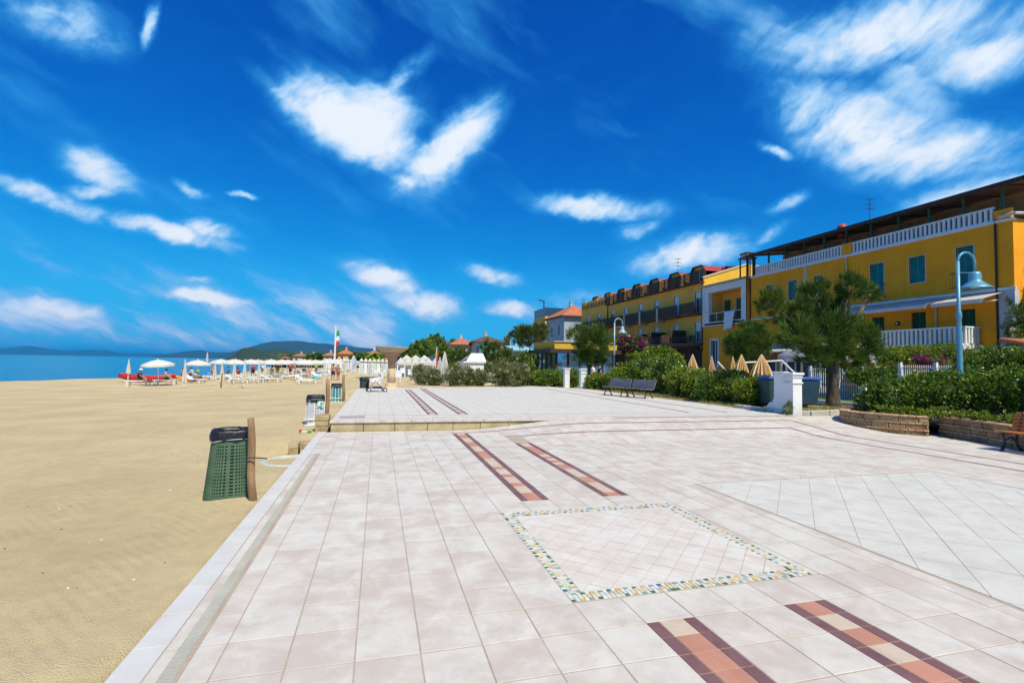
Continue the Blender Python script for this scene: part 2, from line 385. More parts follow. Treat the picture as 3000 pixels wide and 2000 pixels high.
m = MB(); prev = None
for k in range(160):
    y = 38 + k * .8; xc = coast(y) + 1.6; wv_ = .25 + .18 * mnoise.noise(Vector((0, y * .35, 0))); of = .5 * mnoise.noise(Vector((3, y * .12, 0)))
    m.v += [(xc + of - wv_, y, -.842), (xc + of + wv_, y, -.836)]
m.f += [(2 * k, 2 * k + 1, 2 * k + 3, 2 * k + 2) for k in range(159)]
struct(m.build('surf', pm('sea_foam', (.74, .77, .78), (.6, .68, .72), 2, .8, coord='World')), 'thin white surf line along the water edge')
soil = pm('dry_ground', (.33, .27, .17), (.22, .21, .11), .35, .95, .5, 20, coord='World', fine=.15)
m = MB()
poly = [(15.2, -60), (3000, -60), (3000, 2600), (-640, 2600), (-252, 1000), (-62, 300), (-29, 160), (10, 160), (10, 33), (12.75, 28), (12.75, 12.6), (15.2, 12.6)]
m.add([(x, y, .1) for x, y in poly], [tuple(range(len(poly)))])
struct(m.build('ground', soil), 'dry inland ground under the gardens and houses')

def ridge(name, label, pts, D, depth, mat, seed, rough=.12, rows=9):
    """hill range: crest follows pts (seen in the photo), D metres off, slopes on both sides"""
    xs_ = np.linspace(pts[0][0], pts[-1][0], 90); yy = np.interp(xs_, [p[0] for p in pts], [p[1] for p in pts])
    V = []
    for j in range(rows):
        s = j / (rows - 1) * 2 - 1
        for i, (x, y) in enumerate(zip(xs_, yy)):
            d = ray(x, y); hd = math.hypot(d[0], d[1]); ux, uy = d[0] / hd, d[1] / hd
            h = max(CAMH + d[2] / hd * D + 1, 0)
            f = max(0, 1 - abs(s)) ** .8; rr = D + s * depth
            nz = mnoise.fractal(Vector((x * .02 + seed, s * 2.2, seed)), 1, 2, 5) * rough * (1 - .75 * (abs(s) < .01))
            V.append((ux * rr, uy * rr, -1.5 + h * max(0, f + nz * (f > 0))))
    n = len(xs_)
    Q = np.array([(j * n + i, j * n + i + 1, (j + 1) * n + i + 1, (j + 1) * n + i) for j in range(rows - 1) for i in range(n - 1)])
    me = np_mesh(name, np.array(V), Q, mat); me.polygons.foreach_set('use_smooth', [True] * len(me.polygons))
    return struct(link(name, me), label)
hm = pm('wooded_hill', (.012, .032, .02), (.018, .04, .022), .004, .95, coord='World')
hm2 = pm('scrub_hill', (.022, .045, .016), (.13, .10, .055), .02, .95, coord='World', lo=.52, hi=.66)
ridge('island_hills', 'faint far island hills on the sea horizon at the left', [(-60, 1030), (40, 1017), (85, 1012), (130, 1019), (190, 1028), (260, 1024), (300, 1024), (350, 1033), (420, 1034), (470, 1036), (520, 1046)], 13500, 900, hm, 1)
ridge('headland_ridge', 'low wooded headland running out to sea', [(440, 1046), (480, 1037), (520, 1033), (560, 1027), (590, 1025), (620, 1031), (660, 1032), (720, 1031), (800, 1030), (900, 1040)], 7500, 900, hm, 2)
ridge('wooded_hills', 'long rounded wooded hill behind the beach', [(640, 1040), (690, 1028), (740, 1013), (800, 999), (860, 998), (920, 1003), (980, 1009), (1010, 1010), (1040, 1016), (1080, 1020), (1110, 1021), (1200, 1036), (1400, 1045)], 5200, 1200, hm, 3)
ridge('scrub_headland', 'dark scrubby headland with brown cliff above the umbrellas', [(655, 1054), (690, 1036), (705, 1022), (735, 1017), (765, 1024), (785, 1025), (800, 1021), (820, 1022), (850, 1031), (900, 1034), (1000, 1040), (1100, 1044)], 900, 130, hm2, 4, .3)
hz = MB().box(-30000, -8000, -3, 30000, 30000, 285)
hzo = hz.build('haze', bpy.data.materials.new('haze_air'), label='pale blue sea haze in the distance', cat='haze', kind='stuff')
hmt = hzo.data.materials[0]; hmt.use_nodes = True; t = NT(hmt.node_tree); t.n.clear()
pv = t.new('ShaderNodeVolumePrincipled'); pv.inputs['Density'].default_value = 8e-5; pv.inputs['Color'].default_value = (.03, .47, 1, 1); pv.inputs['Anisotropy'].default_value = 0
t.l.new(pv.outputs[0], t.new('ShaderNodeOutputMaterial').inputs['Volume'])

# ------------------------------------------------------------------ promenade paving
TP = .37; OX, OY = -.82, 2.99; PZ = .26
def gz(X, Y):
    if Y >= 12.5: return PZ
    return PZ * ss(1.9, 5.4, X) * min(max((Y - 10.2) / 2.3, 0), 1)
def tile_mat(name, ca, cb, pitch, rot=0., ox=OX, oy=OY, rough=.62, var=.07):
    m = bpy.data.materials.new(name); m.use_nodes = True; t = NT(m.node_tree); b = t.n['Principled BSDF']
    g = t.new('ShaderNodeNewGeometry').outputs['Position']
    mp = t.new('ShaderNodeMapping', vector_type='TEXTURE'); t.l.new(g, mp.inputs[0])
    mp.inputs['Location'].default_value = (ox, oy, 0); mp.inputs['Rotation'].default_value = (0, 0, rot); mp.inputs['Scale'].default_value = (pitch, pitch, 1)
    cell = t.vmath('FLOOR', mp.outputs[0])
    sep = t.new('ShaderNodeSeparateXYZ'); t.l.new(cell, sep.inputs[0]); cm = t.new('ShaderNodeCombineXYZ')
    t.l.new(sep.outputs[0], cm.inputs[0]); t.l.new(sep.outputs[1], cm.inputs[1])
    wn = t.new('ShaderNodeTexWhiteNoise', noise_dimensions='2D'); t.l.new(cm.outputs[0], wn.inputs[0])
    mott = t.noise(g, 3.2, 6, .65, .4)[0]; speck = t.noise(g, 60, 3, .7)[0]
    f = t.ramp(t.math('ADD', t.math('MULTIPLY', wn.outputs[0], .24), t.math('MULTIPLY', mott, .95)), .36, .82)
    c = t.mix(f, (*ca, 1), (*cb, 1))
    dirt = t.ramp(t.noise(g, .45, 5, .65)[0], .52, .78)
    c = t.mix(t.math('MULTIPLY', dirt, .34), c, (.42, .36, .30, 1))
    spot = t.ramp(t.noise(g, 7, 4, .6)[0], .66, .76)
    c = t.mix(t.math('MULTIPLY', spot, .22), c, (.33, .28, .23, 1))
    h = t.new('ShaderNodeHueSaturation'); t.put(h.inputs['Color'], c)
    t.put(h.inputs['Value'], t.math('ADD', 1 - var - .03, t.math('ADD', t.math('MULTIPLY', wn.outputs[0], 2 * var), t.math('MULTIPLY', speck, .06))))
    t.l.new(h.outputs[0], b.inputs['Base Color'])
    t.put(b.inputs['Roughness'], t.math('ADD', rough - .12, t.math('MULTIPLY', mott, .25))); b.inputs['Specular IOR Level'].default_value = .3
    bn = t.new('ShaderNodeBump'); bn.inputs['Strength'].default_value = .18; bn.inputs['Distance'].default_value = .004
    t.l.new(t.noise(g, 25, 5, .6)[0], bn.inputs['Height']); t.l.new(bn.outputs[0], b.inputs['Normal'])
    return m
M_tile = tile_mat('pale_paving_tile', (.66, .625, .565), (.50, .43, .38), TP, var=.05)
M_tile_up = tile_mat('grey_paving_tile', (.66, .63, .57), (.56, .52, .47), TP)
M_diag = tile_mat('diagonal_paving_tile', (.655, .635, .585), (.53, .505, .46), TP, R(45), 4.52, 6.35)
M_mos = tile_mat('cream_mosaic_tile', (.70, .66, .61), (.58, .51, .45), .166, R(45), 1.56, 3.54, var=.06)
M_grout = pm('grout', (.45, .365, .285), (.39, .31, .245), 3, .95, .4, 40, coord='World', fine=.1)
M_grey = pm('cement_joint', (.47, .45, .38), (.40, .39, .33), 2, .95, .5, 60, coord='World', fine=.12)
M_purp = tile_mat('dark_red_tile', (.24, .125, .125), (.155, .075, .08), .185, 0, 1.77, 2.99, .55, .18)
M_terr = tile_mat('terracotta_tile', (.54, .26, .18), (.46, .215, .15), .185, 0, 1.77, 2.99, .6, .14)
M_crm = tile_mat('cream_tile', (.62, .51, .40), (.52, .41, .32), .185, 0, 1.77, 2.99, .6, .08)
M_lil = tile_mat('lilac_tile', (.46, .36, .37), (.36, .27, .29), .3, 0, 1.36, 13.8, .6, .1)
M_edge = tile_mat('white_edge_stone', (.63, .62, .60), (.54, .52, .505), .37, 0, OX, OY)

def subtract(rects, hole):
    out = []
    for (x0, y0, x1, y1) in rects:
        hx0, hy0, hx1, hy1 = hole
        if hx1 <= x0 or hx0 >= x1 or hy1 <= y0 or hy0 >= y1: out.append((x0, y0, x1, y1)); continue
        if y0 < hy0: out.append((x0, y0, x1, hy0))
        if y1 > hy1: out.append((x0, hy1, x1, y1))
        a, c = max(y0, hy0), min(y1, hy1)
        if x0 < hx0: out.append((x0, a, hx0, c))
        if x1 > hx1: out.append((hx1, a, x1, c))
    return [r for r in out if r[2] - r[0] > .03 and r[3] - r[1] > .03]
def tile_mb(m, x0, y0, x1, y1, fz, gap=.0042, ch=.003, dz=0., mi=0):
    a, b_, c, d = x0 + gap, y0 + gap, x1 - gap, y1 - gap
    base = [(a, b_), (c, b_), (c, d), (a, d)]; top = [(a + ch, b_ + ch), (c - ch, b_ + ch), (c - ch, d - ch), (a + ch, d - ch)]
    vs = [(x, y, fz(x, y) - .02) for x, y in base] + [(x, y, fz(x, y) - ch * .6 + dz) for x, y in base] + [(x, y, fz(x, y) + dz) for x, y in top]
    fs = [(8, 9, 10, 11)] + [(i, (i + 1) % 4, 4 + (i + 1) % 4, 4 + i) for i in range(4)] + [(4 + i, 4 + (i + 1) % 4, 8 + (i + 1) % 4, 8 + i) for i in range(4)]
    m.add(vs, fs, mi)
def visible(x, y, z=0, mg=150):
    c = CM.T @ (np.array([x, y, z]) - np.array([0, 0, CAMH]))
    if c[2] > -.5: return None
    px, py = 1500 - FPX * c[0] / c[2], 1000 + FPX * c[1] / c[2]
    return -c[2] if -mg < px < 3000 + mg and -mg < py < 2000 + mg else None
# bed of the lower promenade
m = MB()
gx = np.concatenate([[-1.30], np.linspace(-.9, 1.5, 4), np.linspace(1.9, 5.4, 12), [7, 9, 11, 13, 15.25]]); gy = np.concatenate([[-4, 2, 6, 9], np.linspace(10.2, 12.5, 10)])
n = len(gx)
m.add([(x, y, gz(x, min(y, 12.499)) - .0035) for y in gy for x in gx], [(j * n + i, j * n + i + 1, (j + 1) * n + i + 1, (j + 1) * n + i) for j in range(len(gy) - 1) for i in range(n - 1)])
m.box(-1.315, -4, -.7, -1.301, 12.5, -.03)
prom = struct(m.build('promenade', M_grout), 'pale pink tiled promenade in the foreground')
STRIPS = [(1.77, .4, 2.14, 2.99), (2.88, .4, 3.25, 2.99), (1.77, 5.95, 2.14, 11.87), (2.88, 5.95, 3.25, 11.02)]
MOS = (1.40, 3.375, 3.545, 5.505); DIA = (4.52, -2.0, 9.27, 6.36)
BANDS = [(2.88, 11.05, 11.0, 11.17), (1.77, 11.9, 11.9, 12.02), (10.88, -3., 11.0, 11.05), (11.78, -3., 11.9, 11.9)]
holes = STRIPS + [MOS, DIA] + BANDS + [(-1.075, -3., -.975, 9.7), (-1.33, -3., -1.15, 13)]
full, part = [], []
for j in range(-10, 26):
    for i in range(-1, 45):
        r = (OX + i * TP, OY + j * TP, OX + (i + 1) * TP, OY + (j + 1) * TP)
        if r[1] > 12.45 or r[0] > 15.2: continue
        r = (max(r[0], -1.15), r[1], r[2], min(r[3], 12.47))
        cx, cy = (r[0] + r[2]) / 2, (r[1] + r[3]) / 2
        if cx > 12.9 and cy < 9.5 and cx > 14.2: continue
        d = visible(cx, cy)
        if d is None: continue
        ps = [r]
        for h in holes: ps = subtract(ps, h)
        for p in ps:
            whole = abs(p[2] - p[0] - TP) < .001 and abs(p[3] - p[1] - TP) < .001 and gz(p[2], p[3]) == 0
            (full if whole else part).append((d, p))
full.sort()
tm = MB(); tile_mb(tm, -TP / 2, -TP / 2, TP / 2, TP / 2, lambda x, y: 0); tme = tm.mesh('tile', M_tile)
for d, p in full[:300]:
    o = link('tile', tme, prom); o.location = ((p[0] + p[2]) / 2, (p[1] + p[3]) / 2, random.uniform(-.0012, .0012))
    o.rotation_euler = (random.uniform(-.002, .002), random.uniform(-.002, .002), 0)
st = MB()
for d, p in full[300:] + part: tile_mb(st, *p, gz, dz=random.uniform(-.001, .001))
st.build('tile_field', M_tile, prom, kind='stuff')
# white edge stones along the sand, and the cement joint
for k in range(34):
    m = MB(); y0 = -1 + k * .4; tile_mb(m, -1.335, y0, -1.15, y0 + .4, lambda x, y: 0.002, dz=random.uniform(-.001, .002)); m.box(-1.33, y0 + .004, -.1, -1.2, y0 + .396, -.015)
    m.build('edge_stone', M_edge, prom)
m = MB(); vs = []
for k in range(60):
    y = -2 + k * .198; x = -1.025 - .006 * y + .012 * mnoise.noise(Vector((0, y * 1.3, 2))); wd = .045 + .008 * mnoise.noise(Vector((4, y * 2, 2))); vs += [(x - wd, y, -.002), (x + wd, y, -.002)]
m.add(vs, [(2 * k, 2 * k + 1, 2 * k + 3, 2 * k + 2) for k in range(59)]); m.build('cement_joint', M_grey, prom)
def band(parent, x0, y0, x1, y1, step=.37, mat=M_purp):
    m = MB(); L = max(x1 - x0, y1 - y0); k = int(L / step)
    for i in range(k):
        a, c = L * i / k, L * (i + 1) / k
        if x1 - x0 > y1 - y0: tile_mb(m, x0 + a, y0, x0 + c, y1, gz)
        else: tile_mb(m, x0, y0 + a, x1, y0 + c, gz)
    m.build('inlay_band', mat, parent, kind='stuff')
M_band = tile_mat('mauve_band_tile', (.36, .25, .25), (.27, .18, .185), .37, 0, 0, 0, .6, .12)
for B_ in BANDS: band(prom, *B_, mat=M_band)
# inlaid strips: a row of square tiles between two dark borders
pat = random.Random(3)
def boxmesh(name, w_, h_, mat):
    m = MB(); tile_mb(m, -w_ / 2, -h_ / 2, w_ / 2, h_ / 2, lambda x, y: 0, gap=.003, ch=.002); return m.mesh(name, mat)
bm_b = boxmesh('border_tile', .0925, .185, M_purp); bm_t = boxmesh('centre_tile', .185, .185, M_terr); bm_c = boxmesh('centre_tile', .185, .185, M_crm)
SL = ['left inlaid strip of terracotta and dark red tiles nearest the camera', 'right inlaid strip of terracotta and dark red tiles at bottom right',
      'long left strip of terracotta tiles running from mosaic towards the step', 'long right strip of terracotta tiles running from mosaic to dark band']
for (x0, y0, x1, y1), lb, ser in zip(STRIPS, SL, ('CTTTTCT', 'TCTCTTC', 'TTCCTCCTCCTC', 'TCCCTTCCCTTC')):
    m = MB(); m.add([(x0, y0, -.005), (x1, y0, -.005), (x1, y1, -.005), (x0, y1, -.005)], [(0, 1, 2, 3)])
    so = struct(m.build('inlay_strip', M_grout), lb); k = int(round((y1 - y0) / .185))
    for i in range(k):
        yy = (y1 - (i + .5) * .185) if y1 < 4 else (y0 + (i + .5) * .185)
        if visible((x0 + x1) / 2, yy) is None: continue
        for xx in (x0 + .04625, x1 - .04625):
            o = link('border_tile', bm_b, so); o.location = (xx, yy, random.uniform(-.001, .001))
        c = ser[i] if i < len(ser) else pat.choice('TCCT')
        if y0 > 5 and i == 0: c = 'T'
        o = link('centre_tile', bm_t if c == 'T' else bm_c, so); o.location = ((x0 + x1) / 2, yy, random.uniform(-.001, .001))
# mosaic square
m = MB(); x0, y0, x1, y1 = MOS; m.add([(x0, y0, -.005), (x1, y0, -.005), (x1, y1, -.005), (x0, y1, -.005)], [(0, 1, 2, 3)])
mos = struct(m.build('mosaic_panel', pm('white_grout', (.55, .53, .5), (.48, .45, .42), 8, .95, coord='World')), 'square mosaic panel of cream tiles with a green and ochre border')
def clip_poly(poly, x0, y0, x1, y1):
    for ax, lim, sg in ((0, x0, 1), (0, x1, -1), (1, y0, 1), (1, y1, -1)):
        out = []
        for i in range(len(poly)):
            a, b_ = poly[i], poly[(i + 1) % len(poly)]; da, db = (a[ax] - lim) * sg, (b_[ax] - lim) * sg
            if da >= 0: out.append(a)
            if da * db < 0: tt = da / (da - db); out.append((a[0] + (b_[0] - a[0]) * tt, a[1] + (b_[1] - a[1]) * tt))
        poly = out
        if len(poly) < 3: return None
    ar = abs(sum(poly[i][0] * poly[(i + 1) % len(poly)][1] - poly[(i + 1) % len(poly)][0] * poly[i][1] for i in range(len(poly)))) / 2
    return poly if ar > .0012 else None
def diag_tiles(parent, area, pitch, ox, oy, mat, gap=.0025, limit=300):
    x0, y0, x1, y1 = area; out = []; c = math.cos(R(45)); rngk = int(max(x1 - x0, y1 - y0) / pitch * 1.5) + 3
    for i in range(-rngk, rngk):
        for j in range(-rngk, rngk):
            q = [(i * pitch + gap, j * pitch + gap), ((i + 1) * pitch - gap, j * pitch + gap), ((i + 1) * pitch - gap, (j + 1) * pitch - gap), (i * pitch + gap, (j + 1) * pitch - gap)]
            q = [(ox + (u - v) * c, oy + (u + v) * c) for u, v in q]
            q = clip_poly(q, x0, y0, x1, y1)
            if not q: continue
            cx = sum(p[0] for p in q) / len(q); cy = sum(p[1] for p in q) / len(q); d = visible(cx, cy)
            if d: out.append((d, q, cx, cy))
    out.sort(key=lambda a: a[0]); cache = {}; rest = MB()
    for k, (d, q, cx, cy) in enumerate(out):
        if k < limit:
            dz = random.uniform(-.001, .001); n = len(q); key = tuple((round(x - cx, 3), round(y - cy, 3)) for x, y in q)
            if key not in cache:
                mm = MB(); mm.prism([(x - cx, y - cy) for x, y in q], -.018, 0); cache[key] = mm.mesh('tile', mat)
            o = link('tile', cache[key], parent); o.location = (cx, cy, dz)
        else: rest.prism(q, -.018, 0)
    if rest.v: rest.build('tile_field', mat, parent, kind='stuff')
bw = .125
diag_tiles(mos, (x0 + bw, y0 + bw, x1 - bw, y1 - bw), .166, x0 + bw, y0 + bw, M_mos)
TC = [pm('tessera_' + n_, c, tuple(v * .8 for v in c), 20, .45, coord='World') for n_, c in dict(green=(.05, .17, .12), teal=(.22, .42, .38), ochre=(.68, .45, .17), white=(.72, .71, .66), blue=(.42, .50, .56), yellow=(.73, .62, .36), orange=(.66, .40, .2)).items()]
ts = []
side = x1 - x0; nT = 60; pt = side / nT
for sd in range(4):
    for i in range(nT - 4):
        for row in range(4):
            a = (i + .5) * pt; b_ = (row + .5) * pt * .86
            px_, py_ = [(x0 + a, y0 + b_), (x1 - b_, y0 + a), (x1 - a, y1 - b_), (x0 + b_, y1 - a)][sd]
            k = i % 11
            if row in (0, 3): c = (0, 3, 2, 3, 1, 3)[(i + row) % 6] if pat.random() > .15 else pat.choice((3, 0, 6, 5))
            else: c = 4 if k in (9, 10) and (i + row) % 2 else (5 if (i // 3) % 2 else 3) if pat.random() > .2 else pat.choice((2, 3, 3, 5))
            ts.append((visible(px_, py_) or 99, px_, py_, c))
ts.sort(); tmesh = []
for k in range(7):
    mm = MB(); mm.box(-pt * .43, -pt * .43, -.012, pt * .43, pt * .43, 0); tmesh.append(mm.mesh('tessera', TC[k]))
rest = MB()
for k, (d, px_, py_, c) in enumerate(ts):
    if k < 300:
        o = link('tessera', tmesh[c], mos); o.location = (px_, py_, random.uniform(-.001, .001)); o.rotation_euler = (0, 0, random.uniform(-.12, .12)); o.scale = (random.uniform(.85, 1.08),) * 2 + (1,)
    else: rest.box(px_ - pt * .43, py_ - pt * .43, -.012, px_ + pt * .43, py_ + pt * .43, random.uniform(-.001, .001), c)
o = rest.build('tessera_field', TC, mos, kind='stuff')
# big diagonal panel
m = MB(); x0, y0, x1, y1 = DIA; m.add([(x0, y0, -.005), (x1, y0, -.005), (x1, y1, -.005), (x0, y1, -.005)], [(0, 1, 2, 3)])
dia = struct(m.build('diagonal_panel', M_grey), 'large panel of pale tiles laid diagonally at the right')
diag_tiles(dia, (x0 + .045, y0, x1 - .045, y1 - .045), TP, 4.52, 6.35, M_diag)

# raised far terrace behind the step
m = MB(); PX0 = -1.07
pl = [(PX0, 12.52), (12.75, 12.52), (12.75, 28.0), (10, 32), (8.2, 30), (PX0, 27.4)]
m.add([(x, y, PZ - .003) for x, y in pl], [tuple(range(6))])
m.add([(PX0, 12.52, PZ - .006), (PX0, 27.4, PZ - .006), (PX0, 27.4, -.5), (PX0, 12.52, -.5), (8.2, 30, PZ - .006), (8.2, 30, -.5), (10, 32, PZ - .006), (10, 32, -.5)], [(0, 1, 2, 3), (1, 4, 5, 2), (4, 6, 7, 5)])
plat = struct(m.build('raised_terrace', M_grout), 'raised tiled terrace beyond the stone step')
STU = [(1.36, 13.8, 1.66, 26.5), (2.21, 13.8, 2.51, 27.5)]
BU = [(-1.0, 13.66, 12.0, 13.76), (-1., 13.02, 12.0, 13.1), (9.6, 13.8, 9.72, 28), (11.0, 13.8, 11.12, 28)]
LB = [(-.92, 13.12, -.3, 13.62)]
fz = lambda x, y: PZ
st = MB()
for j in range(0, 54):
    for i in range(-1, 38):
        r = (PX0 + .02 + i * TP, 12.47 + j * TP, PX0 + .02 + (i + 1) * TP, 12.47 + (j + 1) * TP)
        r = (max(r[0], PX0), max(r[1], 12.76), min(r[2], 12.74), r[3])
        if r[2] - r[0] < .02 or r[3] - r[1] < .02: continue
        cx, cy = (r[0] + r[2]) / 2, (r[1] + r[3]) / 2
        if cy > 27.2 + max(0, cx + 1.07) * .28 or (cx > 10 and cy > 31.5 - (cx - 10) * 1.4): continue
        ps = [r]
        for h in STU + BU + LB: ps = subtract(ps, h)
        for p in ps: tile_mb(st, *p, fz, dz=random.uniform(-.001, .001))
st.build('tile_field', M_tile_up, plat, kind='stuff')
for (x0, y0, x1, y1) in STU:
    a = MB(); c = MB(); k = int((y1 - y0) / .3); e = MB()
    for i in range(k):
        ya, yb = y0 + i * .3, y0 + (i + 1) * .3
        tile_mb(e, x0, ya, x0 + .07, yb, fz); tile_mb(e, x1 - .07, ya, x1, yb, fz); tile_mb(a if (i * 7) % 3 else c, x0 + .07, ya, x1 - .07, yb, fz)
    e.build('strip_border', M_purp, plat, kind='stuff'); a.build('strip_centre', M_lil, plat, kind='stuff'); c.build('strip_centre', M_crm, plat, kind='stuff')
for (x0, y0, x1, y1) in BU:
    m = MB(); L = max(x1 - x0, y1 - y0); k = int(L / .37)
    for i in range(k):
        a, c = L * i / k, L * (i + 1) / k
        tile_mb(m, *((x0 + a, y0, x0 + c, y1) if x1 - x0 > y1 - y0 else (x0, y0 + a, x1, y0 + c)), fz)
    m.build('inlay_band', M_purp if x1 - x0 < y1 - y0 else M_lil, plat, kind='stuff')
m = MB()
for (x0, y0, x1, y1) in LB:
    for i in range(2):
        for j in range(3): tile_mb(m, x0 + i * .31, y0 + j * .167, x0 + .31 * (i + 1), y0 + .167 * (j + 1), fz)
m.build('inlay_band', M_lil, plat, kind='stuff')
# step: nosing slabs over a riser of sandstone blocks
M_sand = pm('yellow_sandstone', (.52, .42, .24), (.38, .30, .17), 3, .9, .5, 30, coord='World', fine=.2)
M_nose = pm('nosing_stone', (.60, .55, .49), (.50, .45, .38), 4, .85, .3, 30, coord='World', fine=.1)
x = PX0 - .02; 
while x < 6.2:
    L = random.uniform(.5, .75); m = MB()
    m.box(x + .003, 12.49, 0.205, x + L - .003, 12.757, PZ + .002); o = m.build('nosing_slab', M_nose, plat); bevel(o, .008); x += L
x = PX0 + .01
while x < 5.6:
    L = random.uniform(.55, .8); m = MB(); zb = min(gz(x + L, 12.49), .19) - .03
    m.box(x + .006, 12.53 + random.uniform(-.006, .006), min(zb, -.03), x + L - .006, 12.7, .203); bevel(m.build('riser_block', M_sand, plat), .008); x += L
# soft sand spill and rubble on the left of the step
M_brick = pm('weathered_brick', (.36, .24, .13), (.47, .36, .21), 5, .95, .7, 25, coord='World', fine=.3)
tz = thing('stone_pier', 'weathered sandstone pier at the left corner of the step', 'stone pier', (-1.32, 12.95, 0))
for k in range(5):
    m = MB((-1.32, 12.95, 0)); z0 = -.3 + k * .135; m.box(-1.45 + random.uniform(0, .03), 12.72 + random.uniform(0, .03), z0, -1.11 - random.uniform(0, .02), 13.2, z0 + .128); bevel(m.build('stone', M_brick, tz), .018)
tz = thing('brick_stub', 'low broken brick wall stub below the promenade edge', 'brick wall', (-1.5, 11.2, 0))
for k in range(4):
    m = MB((-1.5, 11.2, 0)); z0 = -.47 + k * .115
    for q in range(2):
        m = MB((-1.5, 11.2, 0)); m.box(-1.74 + q * .21 + random.uniform(0, .02), 11.0 + random.uniform(0, .02), z0, -1.545 + q * .21, 11.4, z0 + .108); bevel(m.build('brick', M_brick if (k + q) % 3 else M_sand, tz), .012)
# ------------------------------------------------------------------ verge, road, lawn
M_conc = pm('pale_concrete', (.56, .54, .50), (.46, .43, .38), 2, .9, .3, 30, coord='World', fine=.1)
M_white = pm('white_render', (.78, .78, .77), (.70, .70, .69), 1.2, .8, .15, 20, coord='World')
M_asph = pm('asphalt', (.20, .195, .20), (.25, .24, .24), 1.3, .95, .5, 80, coord='World', fine=.2)
M_verge = pm('dry_verge', (.22, .19, .07), (.34, .27, .15), 1.2, .95, .8, 25, coord='World', fine=.3)
M_lawn = pm('lawn_soil', (.06, .13, .02), (.10, .16, .03), 3, .95, .6, 30, coord='World', fine=.3)
m = MB(); m.add([(12.76, 15.2, .27), (13.6, 15.2, .285), (18, 15.9, .3), (18, 30, .3), (12.3, 30, .27)], [(0, 1, 2, 3, 4)])
struct(m.build('verge', M_verge), 'strip of dry grass between paving and hedge')
m = MB(); m.add([(16.9, -20, .12), (20.5, -20, .12), (20.5, 45, .12), (17.9, 45, .12), (17.9, 16, .12), (16.9, 14)], [(0, 1, 2, 3, 4, 5)]) if 0 else m.add([(15.3, -20, .12), (20.5, -20, .12), (20.5, 45, .12), (18.1, 45, .12), (18.1, 16, .12), (15.3, 14.6, .12)], [(0, 1, 2, 3, 4, 5)])
struct(m.build('road', M_asph), 'grey side road behind the gate pillar')
m = MB(); m.add([(20.75, -20, .25), (22.9, -20, .25), (22.9, 45, .25), (20.75, 45, .25)], [(0, 1, 2, 3)])
struct(m.build('lawn', M_lawn), 'short green lawn strip across the road')
kb = MB(); kb.box(20.5, -20, .0, 20.75, 45, .26)
bevel(struct(kb.build('far_kerb', M_conc), 'pale kerb on the far side of the road'), .02)
# tree island with pale kerb stones
isl = struct(MB().add([(13.0, 12.95, .30), (15.5, 13.5, .30), (17.9, 14.3, .30), (17.9, 16.0, .30), (13.6, 15.3, .30)], [(0, 1, 2, 3, 4)]).build('tree_island', M_verge), 'dry grass island round the big tamarisk trunk')
pth = [(12.75, 15.4), (12.72, 14.2), (12.8, 13.0), (13.4, 12.82), (14.4, 13.05), (15.5, 13.35), (16.8, 13.7), (18.0, 14.2)]
for a, c in zip(pth[:-1], pth[1:]):
    d = Vector((c[0] - a[0], c[1] - a[1], 0)); k = max(1, int(d.length / .6))
    for i in range(k):
        p = Vector((*a, .28)) + d * ((i + .02) / k); q = Vector((*a, .28)) + d * ((i + .98) / k)
        bevel(MB().bar(p, q, .16, .2).build('kerb_stone', M_conc, isl), .02)
def grass(name, parent, area, n, h, mat, z, label=None):
    poly = np.array(area); mn, mx = poly.min(0), poly.max(0)
    p = mn + rng.random((n * 2, 2)) * (mx - mn); keep = np.array([mnoise.noise(Vector((a * .9, b_ * .9, 1))) > -.15 for a, b_ in p]); p = p[keep][:n]
    pos = np.concatenate([p, np.full((len(p), 1), z)], 1); d = rng.normal(size=pos.shape) * .4; d[:, 2] = 1
    v, q = leaves(pos, d, h * (.4 + rng.random(len(p))), .012)
    o = link(name, np_mesh(name, v, q, mat), parent); return tag(o, label, 'grass' if label else None, None, 'stuff')
M_dry = pm('dry_grass', (.30, .25, .07), (.19, .20, .05), 1.5, .8, isl=.35, trans=.3, coord='World')
M_grn = pm('green_grass', (.09, .19, .02), (.13, .22, .04), 1.5, .8, isl=.3, trans=.3, coord='World')
grass('dry_grass', None, [(12.6, 13.6), (13.9, 27)], 5200, .11, M_dry, .275, 'dry yellowing grass along the hedge foot')
grass('island_grass', None, [(13.2, 13.2), (17.6, 15.4)], 2600, .10, M_dry, .30, 'dry grass round the tamarisk trunk')
grass('lawn_grass', None, [(20.8, 10), (22.8, 30)], 5000, .08, M_grn, .25, 'green lawn grass in front of the white fence')
# ------------------------------------------------------------------ foliage materials
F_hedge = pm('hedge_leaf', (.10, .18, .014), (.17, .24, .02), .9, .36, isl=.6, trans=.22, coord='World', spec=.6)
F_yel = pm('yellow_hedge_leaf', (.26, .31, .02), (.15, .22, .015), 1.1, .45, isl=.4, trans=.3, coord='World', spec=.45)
F_tam = pm('tamarisk_leaf', (.065, .125, .014), (.13, .185, .02), .7, .6, isl=.45, trans=.3, coord='World')
F_ole = pm('oleander_leaf', (.14, .17, .055), (.21, .22, .08), 1.1, .5, isl=.4, trans=.2, coord='World')
F_pine = pm('pine_needle', (.085, .125, .015), (.13, .165, .02), .4, .6, isl=.4, trans=.15, coord='World')
F_mag = pm('magenta_bract', (.42, .02, .25), (.26, .01, .16), 2, .6, isl=.4, trans=.35, coord='World')
F_flow = pm('pale_flower', (.75, .70, .58), (.72, .6, .4), 2, .6, isl=.2, trans=.3, coord='World')
F_lime = pm('lime_leaf', (.25, .30, .03), (.14, .2, .02), 3, .5, isl=.35, trans=.3, coord='World')
